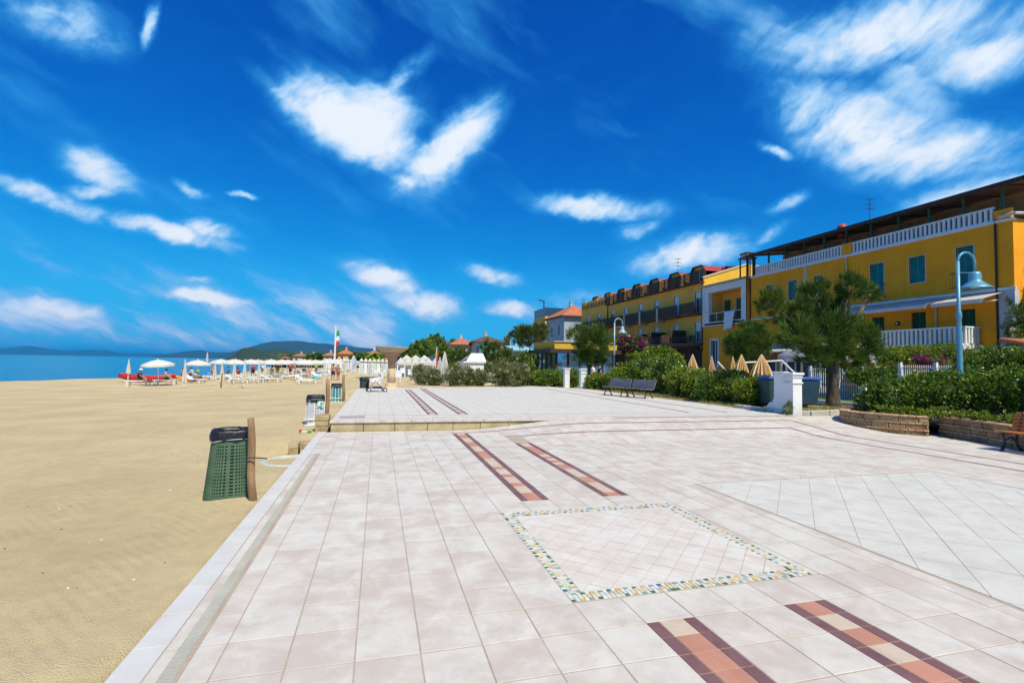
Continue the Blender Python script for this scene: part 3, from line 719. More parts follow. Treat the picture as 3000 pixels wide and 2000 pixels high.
M_bark = pm('grey_bark', (.17, .13, .09), (.08, .06, .045), 6, .95, 1., 14, coord='World', stretch=(1, 1, .25), fine=.3)
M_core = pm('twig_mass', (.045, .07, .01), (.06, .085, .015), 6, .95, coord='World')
def base_of(bl): return (sum(b[0] for b in bl) / len(bl), sum(b[1] for b in bl) / len(bl), .2)
def shrub(name, label, cat, bl, n, mat, L=.09, Wd=.055, group=None, fl=None, nf=0, core=.72, clump=.2, z=.15):
    b0 = base_of(bl); b0 = (b0[0], b0[1], z); r = thing(name, label, cat, b0, 0, group)
    broadleaf('foliage', mat, r, bl, n, L, Wd, b0, clump, .62, zmin=z)
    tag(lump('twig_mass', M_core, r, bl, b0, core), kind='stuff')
    for b in bl: MB(b0).tube([(b[0], b[1], z - .05), (b[0] + .05, b[1], b[2])], [.04, .02], 6).build('stem', M_bark, r)
    if fl: fo = broadleaf('flowers', fl, r, [(b[0], b[1], b[2] + b[5] * .15, b[3] * 1.02, b[4] * 1.02, b[5]) for b in bl], nf, .07, .07, b0, .12, .9); tag(fo, kind='stuff')
    return r
def feather_tree(name, label, base, bl, n, tr, limbs, L=.25, mat=None, Wd=.022):
    r = thing(name, label, 'tree', base); feather('crown', mat or F_tam, r, bl, n, L, Wd, base)
    tp = [(base[0] + .03 * math.sin(k * 2.1), base[1] + .03 * math.cos(k * 1.7), base[2] + h) for k, h in enumerate(tr[0])]
    m = MB(base); m.tube(tp, tr[1], 14); o = m.build('trunk', M_bark, r, True)
    md = o.modifiers.new('sub', 'SUBSURF'); md.levels = md.render_levels = 2
    tx = bpy.data.textures.get('bark') or bpy.data.textures.new('bark', 'CLOUDS'); tx.noise_scale = .16
    dm = o.modifiers.new('disp', 'DISPLACE'); dm.texture = tx; dm.strength = .06; dm.texture_coords = 'GLOBAL'
    for l in limbs:
        m = MB(base); m.tube(l, [tr[1][-1] * .75 * (1 - .75 * i / (len(l) - 1)) for i in range(len(l))], 7); m.build('limb', M_bark, r, True)
    return r
# big tamarisk on the island
Yt = 15.35; tb = (17.2, Yt, .28)
bl = [pb(2415, 985, 66, 62, Yt), pb(2345, 990, 46, 40, Yt - .4), pb(2512, 1005, 46, 54, Yt - .2), pb(2252, 882, 26, 38, Yt + .3), pb(2272, 925, 20, 22, Yt + .3), pb(2330, 925, 34, 32, Yt + .2), pb(2392, 862, 34, 34, Yt + .2),
      pb(2488, 838, 36, 30, Yt - .3), pb(2550, 862, 18, 28, Yt), pb(2440, 912, 36, 30, Yt + .5), pb(2480, 1050, 44, 24, Yt - .3), pb(2400, 1045, 46, 24, Yt - .3), pb(2455, 955, 40, 34, Yt)]
tops = [Vector(b[:3]) for b in bl]; fork = Vector((17.25, Yt, 1.9))
feather_tree('tamarisk_tree', 'big feathery tamarisk with a thick grey trunk in front of yellow villa', tb, bl, 50000, ([0, .25, .8, 1.4, 1.9], [.33, .24, .2, .21, .22]),
             [[fork, fork.lerp(t_, .5) + Vector((0, 0, .1)), t_] for t_ in tops], .18)
feather('crown_tips', F_tam, bpy.data.objects['tamarisk_tree'], bl, 5000, .42, .024, tb, .2, .8)
Y2 = 31.; bl = [pb(2165, 1008, 36, 36, Y2), pb(2208, 988, 42, 34, Y2), pb(2185, 1035, 42, 26, Y2), pb(2235, 1010, 26, 28, Y2), pb(2195, 968, 28, 20, Y2 + .3)]
b0 = W(2205, 1100, Y2); b0 = (b0.x, Y2, .2); f2 = Vector((b0[0], Y2, 1.6))
feather_tree('tamarisk_tree', 'round dark tamarisk beside the closed striped parasols', b0, bl, 30000, ([0, .6, 1.4], [.15, .11, .1]), [[f2, Vector(b[:3])] for b in bl], .26, Wd=.032)
Y3 = 37.; bl = [pb(1735, 1010, 42, 48, Y3), pb(1700, 985, 32, 28, Y3), pb(1735, 1055, 40, 28, Y3), pb(1712, 1040, 30, 30, Y3), pb(1755, 985, 26, 28, Y3)]
b0 = W(1725, 1100, Y3); b0 = (b0.x, Y3, .2); f2 = Vector((b0[0], Y3, 1.2))
feather_tree('tamarisk_tree', 'fluffy tamarisk hiding the right end of the glass pavilion', b0, bl, 9000, ([0, .5, 1.1], [.15, .12, .1]), [[f2, Vector(b[:3])] for b in bl], .42, Wd=.04)
Y5 = 54.; bl = [pb(1450, 1040, 30, 32, Y5), pb(1480, 1055, 26, 26, Y5), pb(1432, 1025, 18, 18, Y5), pb(1455, 1080, 32, 26, Y5)]
b0 = W(1455, 1110, Y5); b0 = (b0.x, Y5, .1)
feather_tree('tamarisk_tree', 'dark tamarisk bush left of the umbrella pine', b0, bl, 6000, ([0, .5, 1.], [.15, .12, .1]), [[(b0[0], Y5, 1), b[:3]] for b in bl], .5, Wd=.07)
Y6 = 62.; bl = [pb(1345, 1055, 28, 28, Y6), pb(1368, 1062, 16, 18, Y6), pb(1330, 1070, 22, 18, Y6)]
b0 = W(1345, 1100, Y6); b0 = (b0.x, Y6, .1)
feather_tree('tamarisk_tree', 'dark tamarisk behind the white folded parasols', b0, bl, 5000, ([0, .5, 1.], [.15, .12, .1]), [[(b0[0], Y6, 1), b[:3]] for b in bl], .55, Wd=.08)
# umbrella pine, broad trees
Yp = 84.; bl = [pb(1515, 990, 30, 16, Yp), pb(1560, 985, 40, 20, Yp), pb(1540, 970, 34, 14, Yp), pb(1580, 968, 26, 16, Yp), pb(1530, 1003, 24, 12, Yp)]
b0 = W(1552, 1060, Yp); b0 = (b0.x, Yp, .1); f2 = W(1552, 1015, Yp)
feather_tree('umbrella_pine', 'flat topped umbrella pine beside the grey house', b0, bl, 9000, ([0, 1.5, f2.z - .1], [.3, .24, .2]), [[f2, Vector(b[:3])] for b in bl], .55, F_pine, .1)
for (px, py, rx, ry, Y_, lb) in ((1235, 1022, 34, 26, 105, 'broad green tree behind the beach restaurant, left one'), (1275, 1010, 30, 30, 112, 'tall broad green tree beside the red roofed house'), (1300, 1035, 20, 22, 98, 'small green tree under the red roofed house'), (1200, 1035, 22, 14, 100, 'low green tree left of the restaurant roofs')):
    bl = [pb(px, py, rx, ry, Y_), pb(px - rx * .6, py + ry * .4, rx * .6, ry * .6, Y_), pb(px + rx * .5, py + ry * .45, rx * .6, ry * .6, Y_ - 1), pb(px, py - ry * .7, rx * .4, ry * .4, Y_)]
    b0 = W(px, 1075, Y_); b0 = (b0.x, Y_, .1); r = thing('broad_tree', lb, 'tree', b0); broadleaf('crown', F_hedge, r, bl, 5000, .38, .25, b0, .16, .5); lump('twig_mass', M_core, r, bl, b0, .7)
    MB(b0).tube([b0, (b0[0] + .1, b0[1], bl[0][2])], [.3, .15], 8).build('trunk', M_bark, r)
# hedges and shrubs by the promenade
SH = [('hedge_shrub', 'dark leafy hedge left of the white gate pillars', [(1600, 1108, 42, 24, 33), (1560, 1105, 30, 24, 34), (1640, 1110, 24, 24, 32.5)], 6000, F_hedge, .16),
 ('hedge_shrub', 'hedge behind the gap between the two white gate pillars', [(1675, 1110, 22, 24, 33)], 2500, F_hedge, .16),
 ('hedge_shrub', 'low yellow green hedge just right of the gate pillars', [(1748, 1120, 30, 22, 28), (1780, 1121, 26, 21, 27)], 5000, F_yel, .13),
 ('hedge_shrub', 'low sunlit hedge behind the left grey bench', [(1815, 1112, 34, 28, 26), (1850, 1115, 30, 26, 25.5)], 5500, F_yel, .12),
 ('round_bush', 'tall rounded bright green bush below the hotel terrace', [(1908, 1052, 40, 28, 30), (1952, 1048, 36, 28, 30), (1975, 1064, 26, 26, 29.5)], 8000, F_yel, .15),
 ('hedge_shrub', 'dark hedge behind the right grey bench', [(1900, 1100, 50, 45, 25), (1950, 1105, 48, 55, 23)], 9000, F_hedge, .12),
 ('hedge_shrub', 'wide bright hedge right of the grey benches', [(2005, 1120, 48, 42, 20.5), (2045, 1128, 40, 38, 19.5)], 9000, F_yel, .10),
 ('hedge_shrub', 'dark glossy hedge below the closed striped parasols', [(2095, 1135, 48, 46, 17.8), (2140, 1130, 45, 42, 17.2)], 10000, F_hedge, .09),
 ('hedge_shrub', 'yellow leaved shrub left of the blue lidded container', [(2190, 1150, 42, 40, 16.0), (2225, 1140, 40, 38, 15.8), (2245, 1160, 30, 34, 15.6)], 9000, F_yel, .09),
 ('trimmed_hedge', 'trimmed hedge behind the white fence gate', [(2525, 1100, 40, 24, 19), (2575, 1102, 45, 24, 18.5), (2620, 1100, 40, 24, 18)], 9000, F_hedge, .10),
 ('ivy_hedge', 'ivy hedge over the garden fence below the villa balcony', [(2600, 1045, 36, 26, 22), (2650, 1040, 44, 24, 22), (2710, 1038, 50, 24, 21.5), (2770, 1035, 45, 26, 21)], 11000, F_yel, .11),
 ('tall_hedge', 'tall dark hedge at the far right behind the planter', [(2865, 1075, 55, 50, 12.6), (2930, 1070, 60, 55, 12.2), (3010, 1075, 70, 60, 11.6), (3080, 1080, 60, 60, 11)], 15000, F_hedge, .10),
 ('planter_hedge', 'glossy dark green hedge filling the brick planter', [(2545, 1185, 32, 35, 11.6), (2600, 1165, 50, 55, 11.3), (2680, 1158, 60, 58, 11), (2760, 1150, 65, 55, 10.6), (2850, 1148, 70, 60, 10.2), (2950, 1150, 75, 65, 9.6), (3060, 1155, 80, 70, 9)], 34000, F_hedge, .085)]
for nm, lb, bs, n, mt, L in SH:
    bl = [pb(*b) for b in bs]; zb = .3 if nm == 'planter_hedge' else .15
    shrub(nm, lb, 'hedge' if 'hedge' in nm else 'bush', bl, n, mt, L, L * .6, z=zb)
shrub('bougainvillea', 'magenta bougainvillea climbing the hotel pergola', 'bush', [pb(1850, 1005, 38, 20, 32.5), pb(1830, 1002, 24, 14, 32.5), pb(1868, 1018, 24, 20, 32.5)], 2500, F_hedge, .16, .1, fl=F_mag, nf=5200, core=.6)
shrub('bougainvillea', 'dark magenta flowers over the fence beside the blue lamp post', 'bush', [pb(2725, 1058, 50, 14, 20.5)], 1500, F_hedge, .1, .06, fl=F_mag, nf=1300)
shrub('lime_bush', 'yellow green spiky bush in front of the bougainvillea', 'bush', [pb(1852, 1060, 16, 20, 32), pb(1830, 1085, 26, 16, 28)], 1600, F_lime, .22, .08)
shrub('flower_shrub', 'pale flowering shrub at the right edge by the villa corner', 'bush', [pb(2985, 900, 28, 32, 19), pb(3000, 950, 34, 50, 18.5), pb(3005, 1010, 40, 50, 18)], 7000, F_tam, .16, .05, fl=F_flow, nf=500, core=.5)
for k, (px, py, rx, ry, Y_, lb) in enumerate(((1235, 1098, 26, 24, 37, 'left flowering oleander by the beach path'), (1268, 1105, 24, 20, 35.5, 'oleander bush left of the folded white parasol'), (1332, 1100, 26, 28, 35, 'oleander bush right of the folded white parasol'), (1375, 1103, 20, 24, 35, 'small oleander in a white pot'), (1405, 1106, 16, 20, 35, 'reddish oleander in front of the white kiosk'),
                                               (1462, 1092, 36, 34, 35, 'big pale flowering oleander right of the kiosk'), (1518, 1098, 34, 32, 34, 'green oleander in the middle of the garden edge'))):
    shrub('oleander', lb, 'bush', [pb(px, py, rx, ry, Y_), pb(px + rx * .4, py + ry * .3, rx * .7, ry * .7, Y_ - .2)], 3200, F_ole, .17, .045, fl=F_flow, nf=520, core=.45, clump=.3)
# ground cover along the planter rim
m_gc = thing('ground_cover', 'low bright green plants along the planter rim', 'plants', (14.6, 9, .5))
bl = [(14.75 - .03 * k, 10.1 - .33 * k, .57, .28, .24, .16) for k in range(14)]
broadleaf('foliage', F_lime, m_gc, bl, 5200, .07, .05, (14.6, 9, .5), .25, .5); tag(m_gc, kind='stuff')
m_gc = thing('ground_cover', 'yellow flowering ground cover on the curved planter end', 'plants', (14, 11, .5))
bl = [(13.95 + .07 * k, 10.95 - .2 * k, .58, .22, .2, .12) for k in range(6)]
broadleaf('foliage', F_yel, m_gc, bl, 1800, .06, .045, (14, 11, .5), .25, .5, ); tag(m_gc, kind='stuff')
shrub('weed_tuft', 'yellow weed growing at the foot of the white gate pillar', 'weed', [(12.62, 12.85, .42, .14, .12, .16)], 500, F_lime, .1, .02, core=.1, z=.26)

# ------------------------------------------------------------------ brick planter
def polyline(pts, step=.02):
    pts = [Vector((*p, 0)) for p in pts]
    sm = []
    for i in range(len(pts) - 1):
        p0, p1, p2, p3 = pts[max(i - 1, 0)], pts[i], pts[i + 1], pts[min(i + 2, len(pts) - 1)]
        for k in range(12):
            t_ = k / 12; sm.append(.5 * ((2 * p1) + (p2 - p0) * t_ + (2 * p0 - 5 * p1 + 4 * p2 - p3) * t_ ** 2 + (3 * p1 - p0 - 3 * p2 + p3) * t_ ** 3))
    sm.append(pts[-1]); L = [0]
    for a, c in zip(sm[:-1], sm[1:]): L.append(L[-1] + (c - a).length)
    return sm, L
def at_s(sm, L, s):
    i = max(0, min(int(np.searchsorted(L, s)) - 1, len(L) - 2)); t_ = (s - L[i]) / max(L[i + 1] - L[i], 1e-6)
    return sm[i].lerp(sm[i + 1], t_), (sm[i + 1] - sm[i]).normalized()
M_blk = pm('tufa_block', (.40, .27, .12), (.22, .135, .06), 2.2, .95, .9, 18, coord='World', fine=.35)
M_rbr = pm('red_brick', (.46, .24, .14), (.56, .38, .25), 4, .95, .6, 25, coord='World', fine=.3)
plr = thing('brick_planter', 'curved planter wall of tufa blocks and thin red bricks', 'planter', (14, 9, 0))
segs = [[(15.0, 12.3), (14.1, 12.2), (13.5, 11.75), (13.36, 11.2), (13.45, 10.65), (13.75, 10.15), (14.16, 9.78)], [(14.62, 9.85), (14.5, 9.2), (14.28, 8.5), (13.95, 7.75), (13.75, 6.9), (13.7, 5.5), (13.7, 4.)]]
off = (14, 9, 0)
for si, sg in enumerate(segs):
    sm, L = polyline(sg); z = -.02
    bk = MB(off); Pn = [at_s(sm, L, L[-1] * k / 40) for k in range(41)]
    vs = []
    for p, d in Pn: nrm = Vector((-d.y, d.x, 0)); vs += [p + nrm * .02, p + nrm * .2]
    top = .52
    vv = [(v.x, v.y, -.02) for v in vs] + [(v.x, v.y, top) for v in vs]; N = len(vs)
    fs = []
    for k in range(40): a, b_, c, d_ = 2 * k, 2 * k + 1, 2 * k + 3, 2 * k + 2; fs += [(a, d_, d_ + N, a + N), (b_, b_ + N, c + N, c), (a + N, d_ + N, c + N, b_ + N)]
    bk.add(vv, fs); bk.build('mortar', pm('mortar', (.30, .25, .19), (.22, .18, .13), 5, .95, .5, 30, coord='World'), plr)
    for row, (h, ln, mt) in enumerate([(.135, .40, M_blk), (.045, .16, M_rbr), (.135, .40, M_blk), (.045, .16, M_rbr), (.135, .40, M_blk), (.05, .16, M_rbr)]):
        s = -random.random() * ln
        while s < L[-1]:
            l = ln * random.uniform(.85, 1.12); a, c = max(s, 0) + .006, min(s + l, L[-1]) - .006; s += l
            if c - a < .04: continue
            p, d = at_s(sm, L, (a + c) / 2); nrm = Vector((-d.y, d.x, 0)); pr_ = random.uniform(.0, .025) + (.03 if h < .1 else 0)
            if visible(p.x, p.y) is None and p.y < 9: continue
            m = MB(off); o0 = p - nrm * pr_; hl = (c - a) / 2
            q = [o0 - d * hl, o0 + d * hl, o0 + d * hl + nrm * (.14 if row < 5 else .26), o0 - d * hl + nrm * (.14 if row < 5 else .26)]
            m.prism([(v.x, v.y) for v in q], z + .004, z + h - .004 + random.uniform(0, .006))
            bevel(m.build('block' if h > .1 else 'brick', mt, plr), .012 if h > .1 else .007, 1)
        z += h
m = MB(off); m.add([(13.5, 11.3, .44), (13.8, 10.25, .44), (14.25, 9.9, .44), (14.7, 9.8, .44), (14.6, 9, .44), (14.0, 7.6, .44), (13.85, 4, .44), (19, 4, .44), (19, 12.1, .44), (14.2, 12.1, .44)][::-1], [tuple(range(10))[::-1]])
m.build('soil', pm('planter_soil', (.09, .065, .04), (.13, .10, .06), 6, .95, .6, 30), plr)

# ------------------------------------------------------------------ benches
def bench(name, label, loc, rz, L, msl, mfr, slat_r=None):
    r = thing(name, label, 'bench', loc, rz, None)       # faces -x, runs along y
    for k in range(5): bevel(MB().box(-.24 + k * .098, -L / 2, .41 - .006 * k, -.24 + k * .098 + .085, L / 2, .445 - .006 * k).build('seat_slat', msl, r), .01)
    for k in range(5): MB().bar((.28 + k * .03, -L / 2, .48 + k * .078), (.28 + k * .03, L / 2, .48 + k * .078), .028, .072).build('back_slat', msl, r)
    for s in (-1, 1):
        y = s * (L / 2 - .14)
        m = MB(); m.tube([(-.24, y, 0), (-.2, y, .06), (-.14, y, .2), (-.2, y, .38), (-.26, y, .405)], [.04, .03, .026, .028, .02], 6)
        m.tube([(.34, y, 0), (.28, y, .06), (.18, y, .2), (.22, y, .36), (.28, y, .46), (.42, y, .86)], [.04, .03, .026, .028, .028, .02], 6)
        m.tube([(-.16, y, .24), (.02, y, .30), (.19, y, .24)], .02, 6); m.bar((-.25, y, .39), (.26, y, .375), .04, .03)
        m.build('leg_frame', mfr, r, True)
    return r
M_gw = pm('weathered_bench_wood', (.30, .29, .30), (.20, .20, .22), 4, .8, .4, 30, stretch=(6, .6, 6), fine=.2)
M_iron = pm('dark_iron', (.05, .04, .045), (.09, .06, .05), 6, .6, .3, 30, metal=.2)
M_ow = pm('orange_bench_wood', (.56, .20, .03), (.40, .12, .02), 5, .55, .3, 30, stretch=(8, .5, 8), fine=.15)
M_bfr = pm('blue_black_iron', (.03, .045, .06), (.05, .07, .09), 6, .5, .2, 30, metal=.3)
bench('park_bench', 'weathered grey wooden bench, left one of the pair by the hedge', (11.12, 21.75, PZ), R(20), 1.34, M_gw, M_iron)
bench('park_bench', 'weathered grey wooden bench, right one of the pair by the hedge', (11.62, 20.42, PZ), R(20), 1.34, M_gw, M_iron)
bench('park_bench', 'orange slatted bench with dark iron legs at the right edge', (13.42, 6.95, 0), R(-4), 1.7, M_ow, M_bfr)

# ------------------------------------------------------------------ gate pillars, walls
def pillar(label, x, y, z, wd, h, wall=0):
    r = thing('gate_pillar', label, 'pillar', (x, y, z)); a = wd / 2
    bevel(MB().box(-a, -a, -.1, a, a, h * .74).build('shaft', M_white, r), .012)
    m = MB(); m.box(-a - .03, -a - .03, h * .742, a + .03, a + .03, h * .775); m.box(-a, -a, h * .775, a, a, h * .88); m.box(-a - .025, -a - .025, h * .88, a + .025, a + .025, h * .905); m.box(-a - .01, -a - .01, h * .905, a + .01, a + .01, h * .945); m.box(-a - .05, -a - .05, h * .945, a + .05, a + .05, h)
    bevel(m.build('capital', M_white, r), .01)
    return r
r = pillar('white gate pillar with moulded top beside the blue lidded containers', 12.90, 12.95, PZ - .02, .36, 1.36)
m = MB((12.9, 12.95, PZ - .02)); prof = [(13.13, 0), (13.95, 0), (13.95, .16), (13.8, .32), (13.66, .35), (13.6, .5), (13.6, 1.3), (13.13, 1.3)]
m.add([(x_, y_, PZ + z_) for x_ in (12.76, 12.92) for y_, z_ in prof], [tuple(range(8)), tuple(range(8, 16))[::-1]] + [(i, 8 + i, 8 + (i + 1) % 8, (i + 1) % 8) for i in range(8)])
m.box(12.72, 13.135, PZ + 1.302, 12.96, 13.64, PZ + 1.36); bevel(m.build('wing_wall', M_white, r), .015)
pillar('white gate pillar, left one of the pair in front of the garden hedge', 11.9, 30.2, PZ, .34, 1.24)
r = pillar('white gate pillar, right one of the pair, with a small stepped wing', 12.35, 28.6, PZ, .34, 1.24)
m = MB((12.35, 28.6, PZ)); m.box(12.53, 28.45, PZ, 12.78, 28.75, PZ + .4); m.box(12.53, 28.47, PZ + .402, 12.66, 28.73, PZ + .62); m.build('wing_wall', M_white, r)
r = thing('white_gate_post', 'broad white post with flared top behind the brick planter', 'pillar', (17.1, 12.8, .1))
m = MB(); 
for w0, z0, w1, z1 in ((.30, 0, .30, .75), (.30, .752, .44, .98), (.46, .982, .46, 1.06), (.40, 1.062, .40, 1.10)):
    m.add([(-w0, -w0, z0), (w0, -w0, z0), (w0, w0, z0), (-w0, w0, z0), (-w1, -w1, z1), (w1, -w1, z1), (w1, w1, z1), (-w1, w1, z1)], [(0, 3, 2, 1), (4, 5, 6, 7), (0, 1, 5, 4), (1, 2, 6, 5), (2, 3, 7, 6), (3, 0, 4, 7)])
bevel(m.build('body', M_white, r), .01)
MB().box(.32, -.1, 0, 1.6, .1, .75).build('wing_wall', M_white, r)

# white metal fences
def fence(label, a, c, z, h, n, posts, pink=None, group=None):
    a = Vector((*a, z)); c = Vector((*c, z)); r = thing('white_fence', label, 'fence', a, 0); d = c - a
    mm = pm('white_paint', (.80, .80, .80), (.74, .74, .74), 3, .5)
    for zz in (.12, h * .5, h - .12): MB().bar(Vector((0, 0, zz)), d + Vector((0, 0, zz)), .035).build('rail', mm, r)
    bme = MB().box(-.011, -.011, .05, .011, .011, h).mesh('bar', mm)
    for k in range(n):
        o = link('bar', bme, r); o.location = d * ((k + .5) / n)
    for k in range(posts):
        q = d * (k / max(posts - 1, 1)); MB().box(q.x - .06, q.y - .06, 0, q.x + .06, q.y + .06, h + .12).build('post', mm, r)
    if pink: m = MB(); m.bar(Vector((.12, 0, pink / 2)), d + Vector((.12, 0, pink / 2)), .12, pink); m.build('base_wall', pm('pink_wall', (.52, .36, .30), (.45, .30, .25), 2, .9, coord='World'), r)
    return r
fence('white barred garden gate behind the tamarisk trunk', (23.0, 21.9), (23.0, 18.9), .2, 1.6, 24, 3, .55)
fence('white railing below the villa balcony by the blue lamp', (23.2, 17.2), (23.2, 14.2), .25, 1.75, 34, 3)
# ------------------------------------------------------------------ litter bins
M_bag = pm('black_bin_bag', (.008, .009, .016), (.015, .016, .025), 8, .42, .5, 22, spec=.4)
def se(a, n=3.2):
    c, s = math.cos(a), math.sin(a); return (math.copysign(abs(c) ** (2 / n), c), math.copysign(abs(s) ** (2 / n), s))
def litter_bin(label, loc, rz, mat, h=.78, w0=.285, w1=.215, holes=True, bagdrop=.085, slats=False):
    r = thing('litter_bin', label, 'bin', loc, rz)
    nA, nH = (120, 80) if holes else (40, 8); m = MB()
    for j in range(nH + 1):
        t_ = j / nH; wd = w0 + (w1 - w0) * t_
        for i in range(nA):
            x_, y_ = se(2 * math.pi * i / nA); m.v.append((x_ * wd, y_ * wd * .92, h * t_))
    for j in range(nH):
        for i in range(nA):
            # rows of square perforations on the four faces
            u = (i + nA // 8) % (nA // 4); hole = holes and 5 <= u <= 25 and u % 2 == 1 and 6 <= j <= 68 and j % 4 in (1, 2)
            if not hole: m.f.append((j * nA + i, j * nA + (i + 1) % nA, (j + 1) * nA + (i + 1) % nA, (j + 1) * nA + i))
    o = m.build('shell', mat, r, False); so = o.modifiers.new('solid', 'SOLIDIFY'); so.thickness = .008
    m = MB(); prof = [(.0, .86, .02), (.1, .9, .1), (.5, .93, .5), (.97, .95, .97)]
    for j, (t_, k, zz) in enumerate(prof):
        wd = (w0 + (w1 - w0) * t_) * k
        for i in range(32):
            x_, y_ = se(2 * math.pi * i / 32); m.v.append((x_ * wd, y_ * wd * .92, h * zz))
    m.f += [(j * 32 + i, j * 32 + (i + 1) % 32, (j + 1) * 32 + (i + 1) % 32, (j + 1) * 32 + i) for j in range(3) for i in range(32)]
    m.f.append(tuple(range(96, 128)))
    m.build('liner', M_bag, r, False)
    m = MB(); rows = 7; n = 72; rnd = random.Random(int(loc[1] * 10))
    for j in range(rows):
        t_ = j / (rows - 1)
        for i in range(n):
            a = 2 * math.pi * i / n; x_, y_ = se(a); zz = h + .02 + .05 * math.sin(t_ * math.pi) - t_ * t_ * (bagdrop + .035 * mnoise.noise(Vector((x_ * 2.2, y_ * 2.2, 7)))) + .006 * rnd.random()
            wd = w1 * (.86 + .2 * math.sin(min(t_ * 1.7, 1.57))) * (1 + .045 * mnoise.noise(Vector((x_ * 5, y_ * 5, t_ * 3)))) + .014 * t_
            m.v.append((x_ * wd, y_ * wd * .92, zz))
    m.f += [(j * n + i, j * n + (i + 1) % n, (j + 1) * n + (i + 1) % n, (j + 1) * n + i) for j in range(rows - 1) for i in range(n)]
    m.build('bag_rim', M_bag, r, True)
    m = MB(); pts = []
    for i in range(41):
        a = 2 * math.pi * i / 40; x_, y_ = se(a); pts.append((x_ * (w1 + .022), y_ * (w1 * .92 + .022), h - .07 - .02 * math.sin(a * 2 + 1)))
    m.tube(pts, .004, 5, False).build('string', pm('white_string', (.7, .7, .66)), r)
    if slats:
        wp = pm('white_plastic', (.78, .78, .8), (.7, .7, .72), 5, .5)
        for k in range(4):
            a = k * math.pi / 2; c, s = math.cos(a), math.sin(a); m = MB()
            for q in (-.14, -.02, .1): m.bar((c * w0 * 1.01 - s * q * 1.2, (s * w0 + c * q * 1.2) * .92, .02), (c * w1 * 1.01 - s * q, (s * w1 + c * q) * .92, h * .9), .022, .012)
            for zz in (.02, .17): m.bar((c * w0 * 1.0 + s * .25, (s * w0 - c * .25) * .92, zz), (c * w0 * 1.0 - s * .25, (s * w0 + c * .25) * .92, zz), .05, .03)
            m.build('rib', wp, r)
    return r
M_gbin = pm('green_bin_plastic', (.055, .11, .065), (.085, .14, .085), 5, .65, .15, 40, fine=.12)
M_wbin = pm('white_bin_plastic', (.68, .68, .72), (.60, .60, .66), 5, .5, .1, 40)
M_tbin = pm('teal_bin_plastic', (.06, .36, .34), (.05, .28, .30), 5, .5, .1, 40)
M_dbin = pm('dark_green_bin', (.03, .055, .035), (.04, .07, .045), 5, .55)
p = G(662, 1468, -.03); b1 = (p.x - .02, p.y + .22, zs(p.x, p.y) - .03)
r = litter_bin('dark green perforated litter bin tied to the nearest wooden post', b1, R(12), M_gbin)
MB().box(.20, -.285, .42, .245, -.262, .5).build('tag', pm('white_tag', (.8, .8, .8)), r)
p2_ = gs(921, 1243); litter_bin('white latticed litter bin with black bag at the step corner', (p2_.x, p2_.y + .1, p2_.z - .02), R(5), M_wbin, .76, .235, .215, True, .15, True)
r = bpy.data.objects['litter_bin.001']; MB().box(.05, -.232, .5, .2, -.222, .66).build('label', pm('green_label', (.04, .42, .22), (.75, .78, .76), 14, .5, lo=.45, hi=.5), r)
p3_ = gs(984, 1176); litter_bin('turquoise litter bin tied to the third wooden post', (p3_.x, p3_.y + .1, p3_.z - .02), R(0), M_tbin, .78, .225, .205, True, .15, True)
p4_ = G(1067, 1135, .2); litter_bin('far dark green litter bin left of the stone basin column', (p4_.x, p4_.y + .3, .15), R(20), M_dbin, .55, .24, .25, False, .12)
M_post = pm('post_wood', (.36, .22, .11), (.20, .12, .06), 7, .85, .8, 20, stretch=(1, 1, .15), fine=.3)
def post(label, x, y, z, h, r0, lean=(0, 0), seed=1):
    r = thing('wooden_post', label, 'post', (x, y, z)); rn = random.Random(seed); n = 9
    pts = [(lean[0] * k / n + .009 * math.sin(k * .9 + seed), lean[1] * k / n + .012 * math.cos(k * 1.1), -.15 + (h + .15) * k / n) for k in range(n + 1)]
    o = MB().tube(pts, [r0 * (1.06 - .02 * k + rn.uniform(-.04, .04)) for k in range(n + 1)], 12).build('shaft', M_post, r, True)
    return r
pp = G(739, 1474, -.03)
r = post('brown wooden post holding the nearest green bin', pp.x + .0, pp.y + .06, -.05, 1.03, .046, (-.075, .02))
MB().tube([(-.08, -.05, .56), (.0, -.062, .562), (.07, -.04, .555), (.14, -.03, .54)], .008, 6).build('tie_wire', M_iron, r)
pq = gs(943, 1180); post('wooden post behind the white latticed bin', p2_.x + .28, p2_.y + .35, -.15, 1.32, .055, (0, 0), 3)
post('slim wooden post beside the turquoise bin', p3_.x + .32, p3_.y + .1, -.1, 1.2, .06, (-.03, 0), 5)
post('short pale post leaning on the empty sand', *gs(647, 1136), 1.05, .055, (.05, 0), 7)
# foot bath and toy on the sand
ft = thing('foot_bath', 'round white mosaic foot bath half hidden by the paving edge', 'foot bath', (-1.38, 9.25, -.06))
mt_m = pm('white_mosaic', (.56, .55, .47), (.42, .42, .34), 16, .6, .2, 60)
MB().lathe([(.52, -.2), (.52, .03), (.50, .045), (.42, .045), (.40, .03), (.39, -.06), (.0, -.07)], 40).build('rim', mt_m, ft, True)
MB().lathe([(.395, -.05), (.2, -.042), (.0, -.04)], 30).build('sand_fill', sand_m, ft)
ty = thing('toy_trumpet', 'small plastic toy trumpet in red, white and green', 'toy', gs(893, 1268))
MB().tube([(-.14, 0, .03), (.05, 0, .03)], .014, 8).build('tube', pm('white_toy', (.8, .8, .78)), ty, True)
MB().tube([(.05, 0, .03), (.11, 0, .03), (.14, 0, .03)], [.014, .035, .06], 12).build('bell', pm('green_toy', (.02, .45, .12)), ty, True)
MB().lathe([(.0, .03), (.03, .035), (.035, .06), (.02, .085), (0, .09)], 10, (-.1, 0, 0)).build('valve', pm('red_toy', (.5, .03, .02)), ty, True)
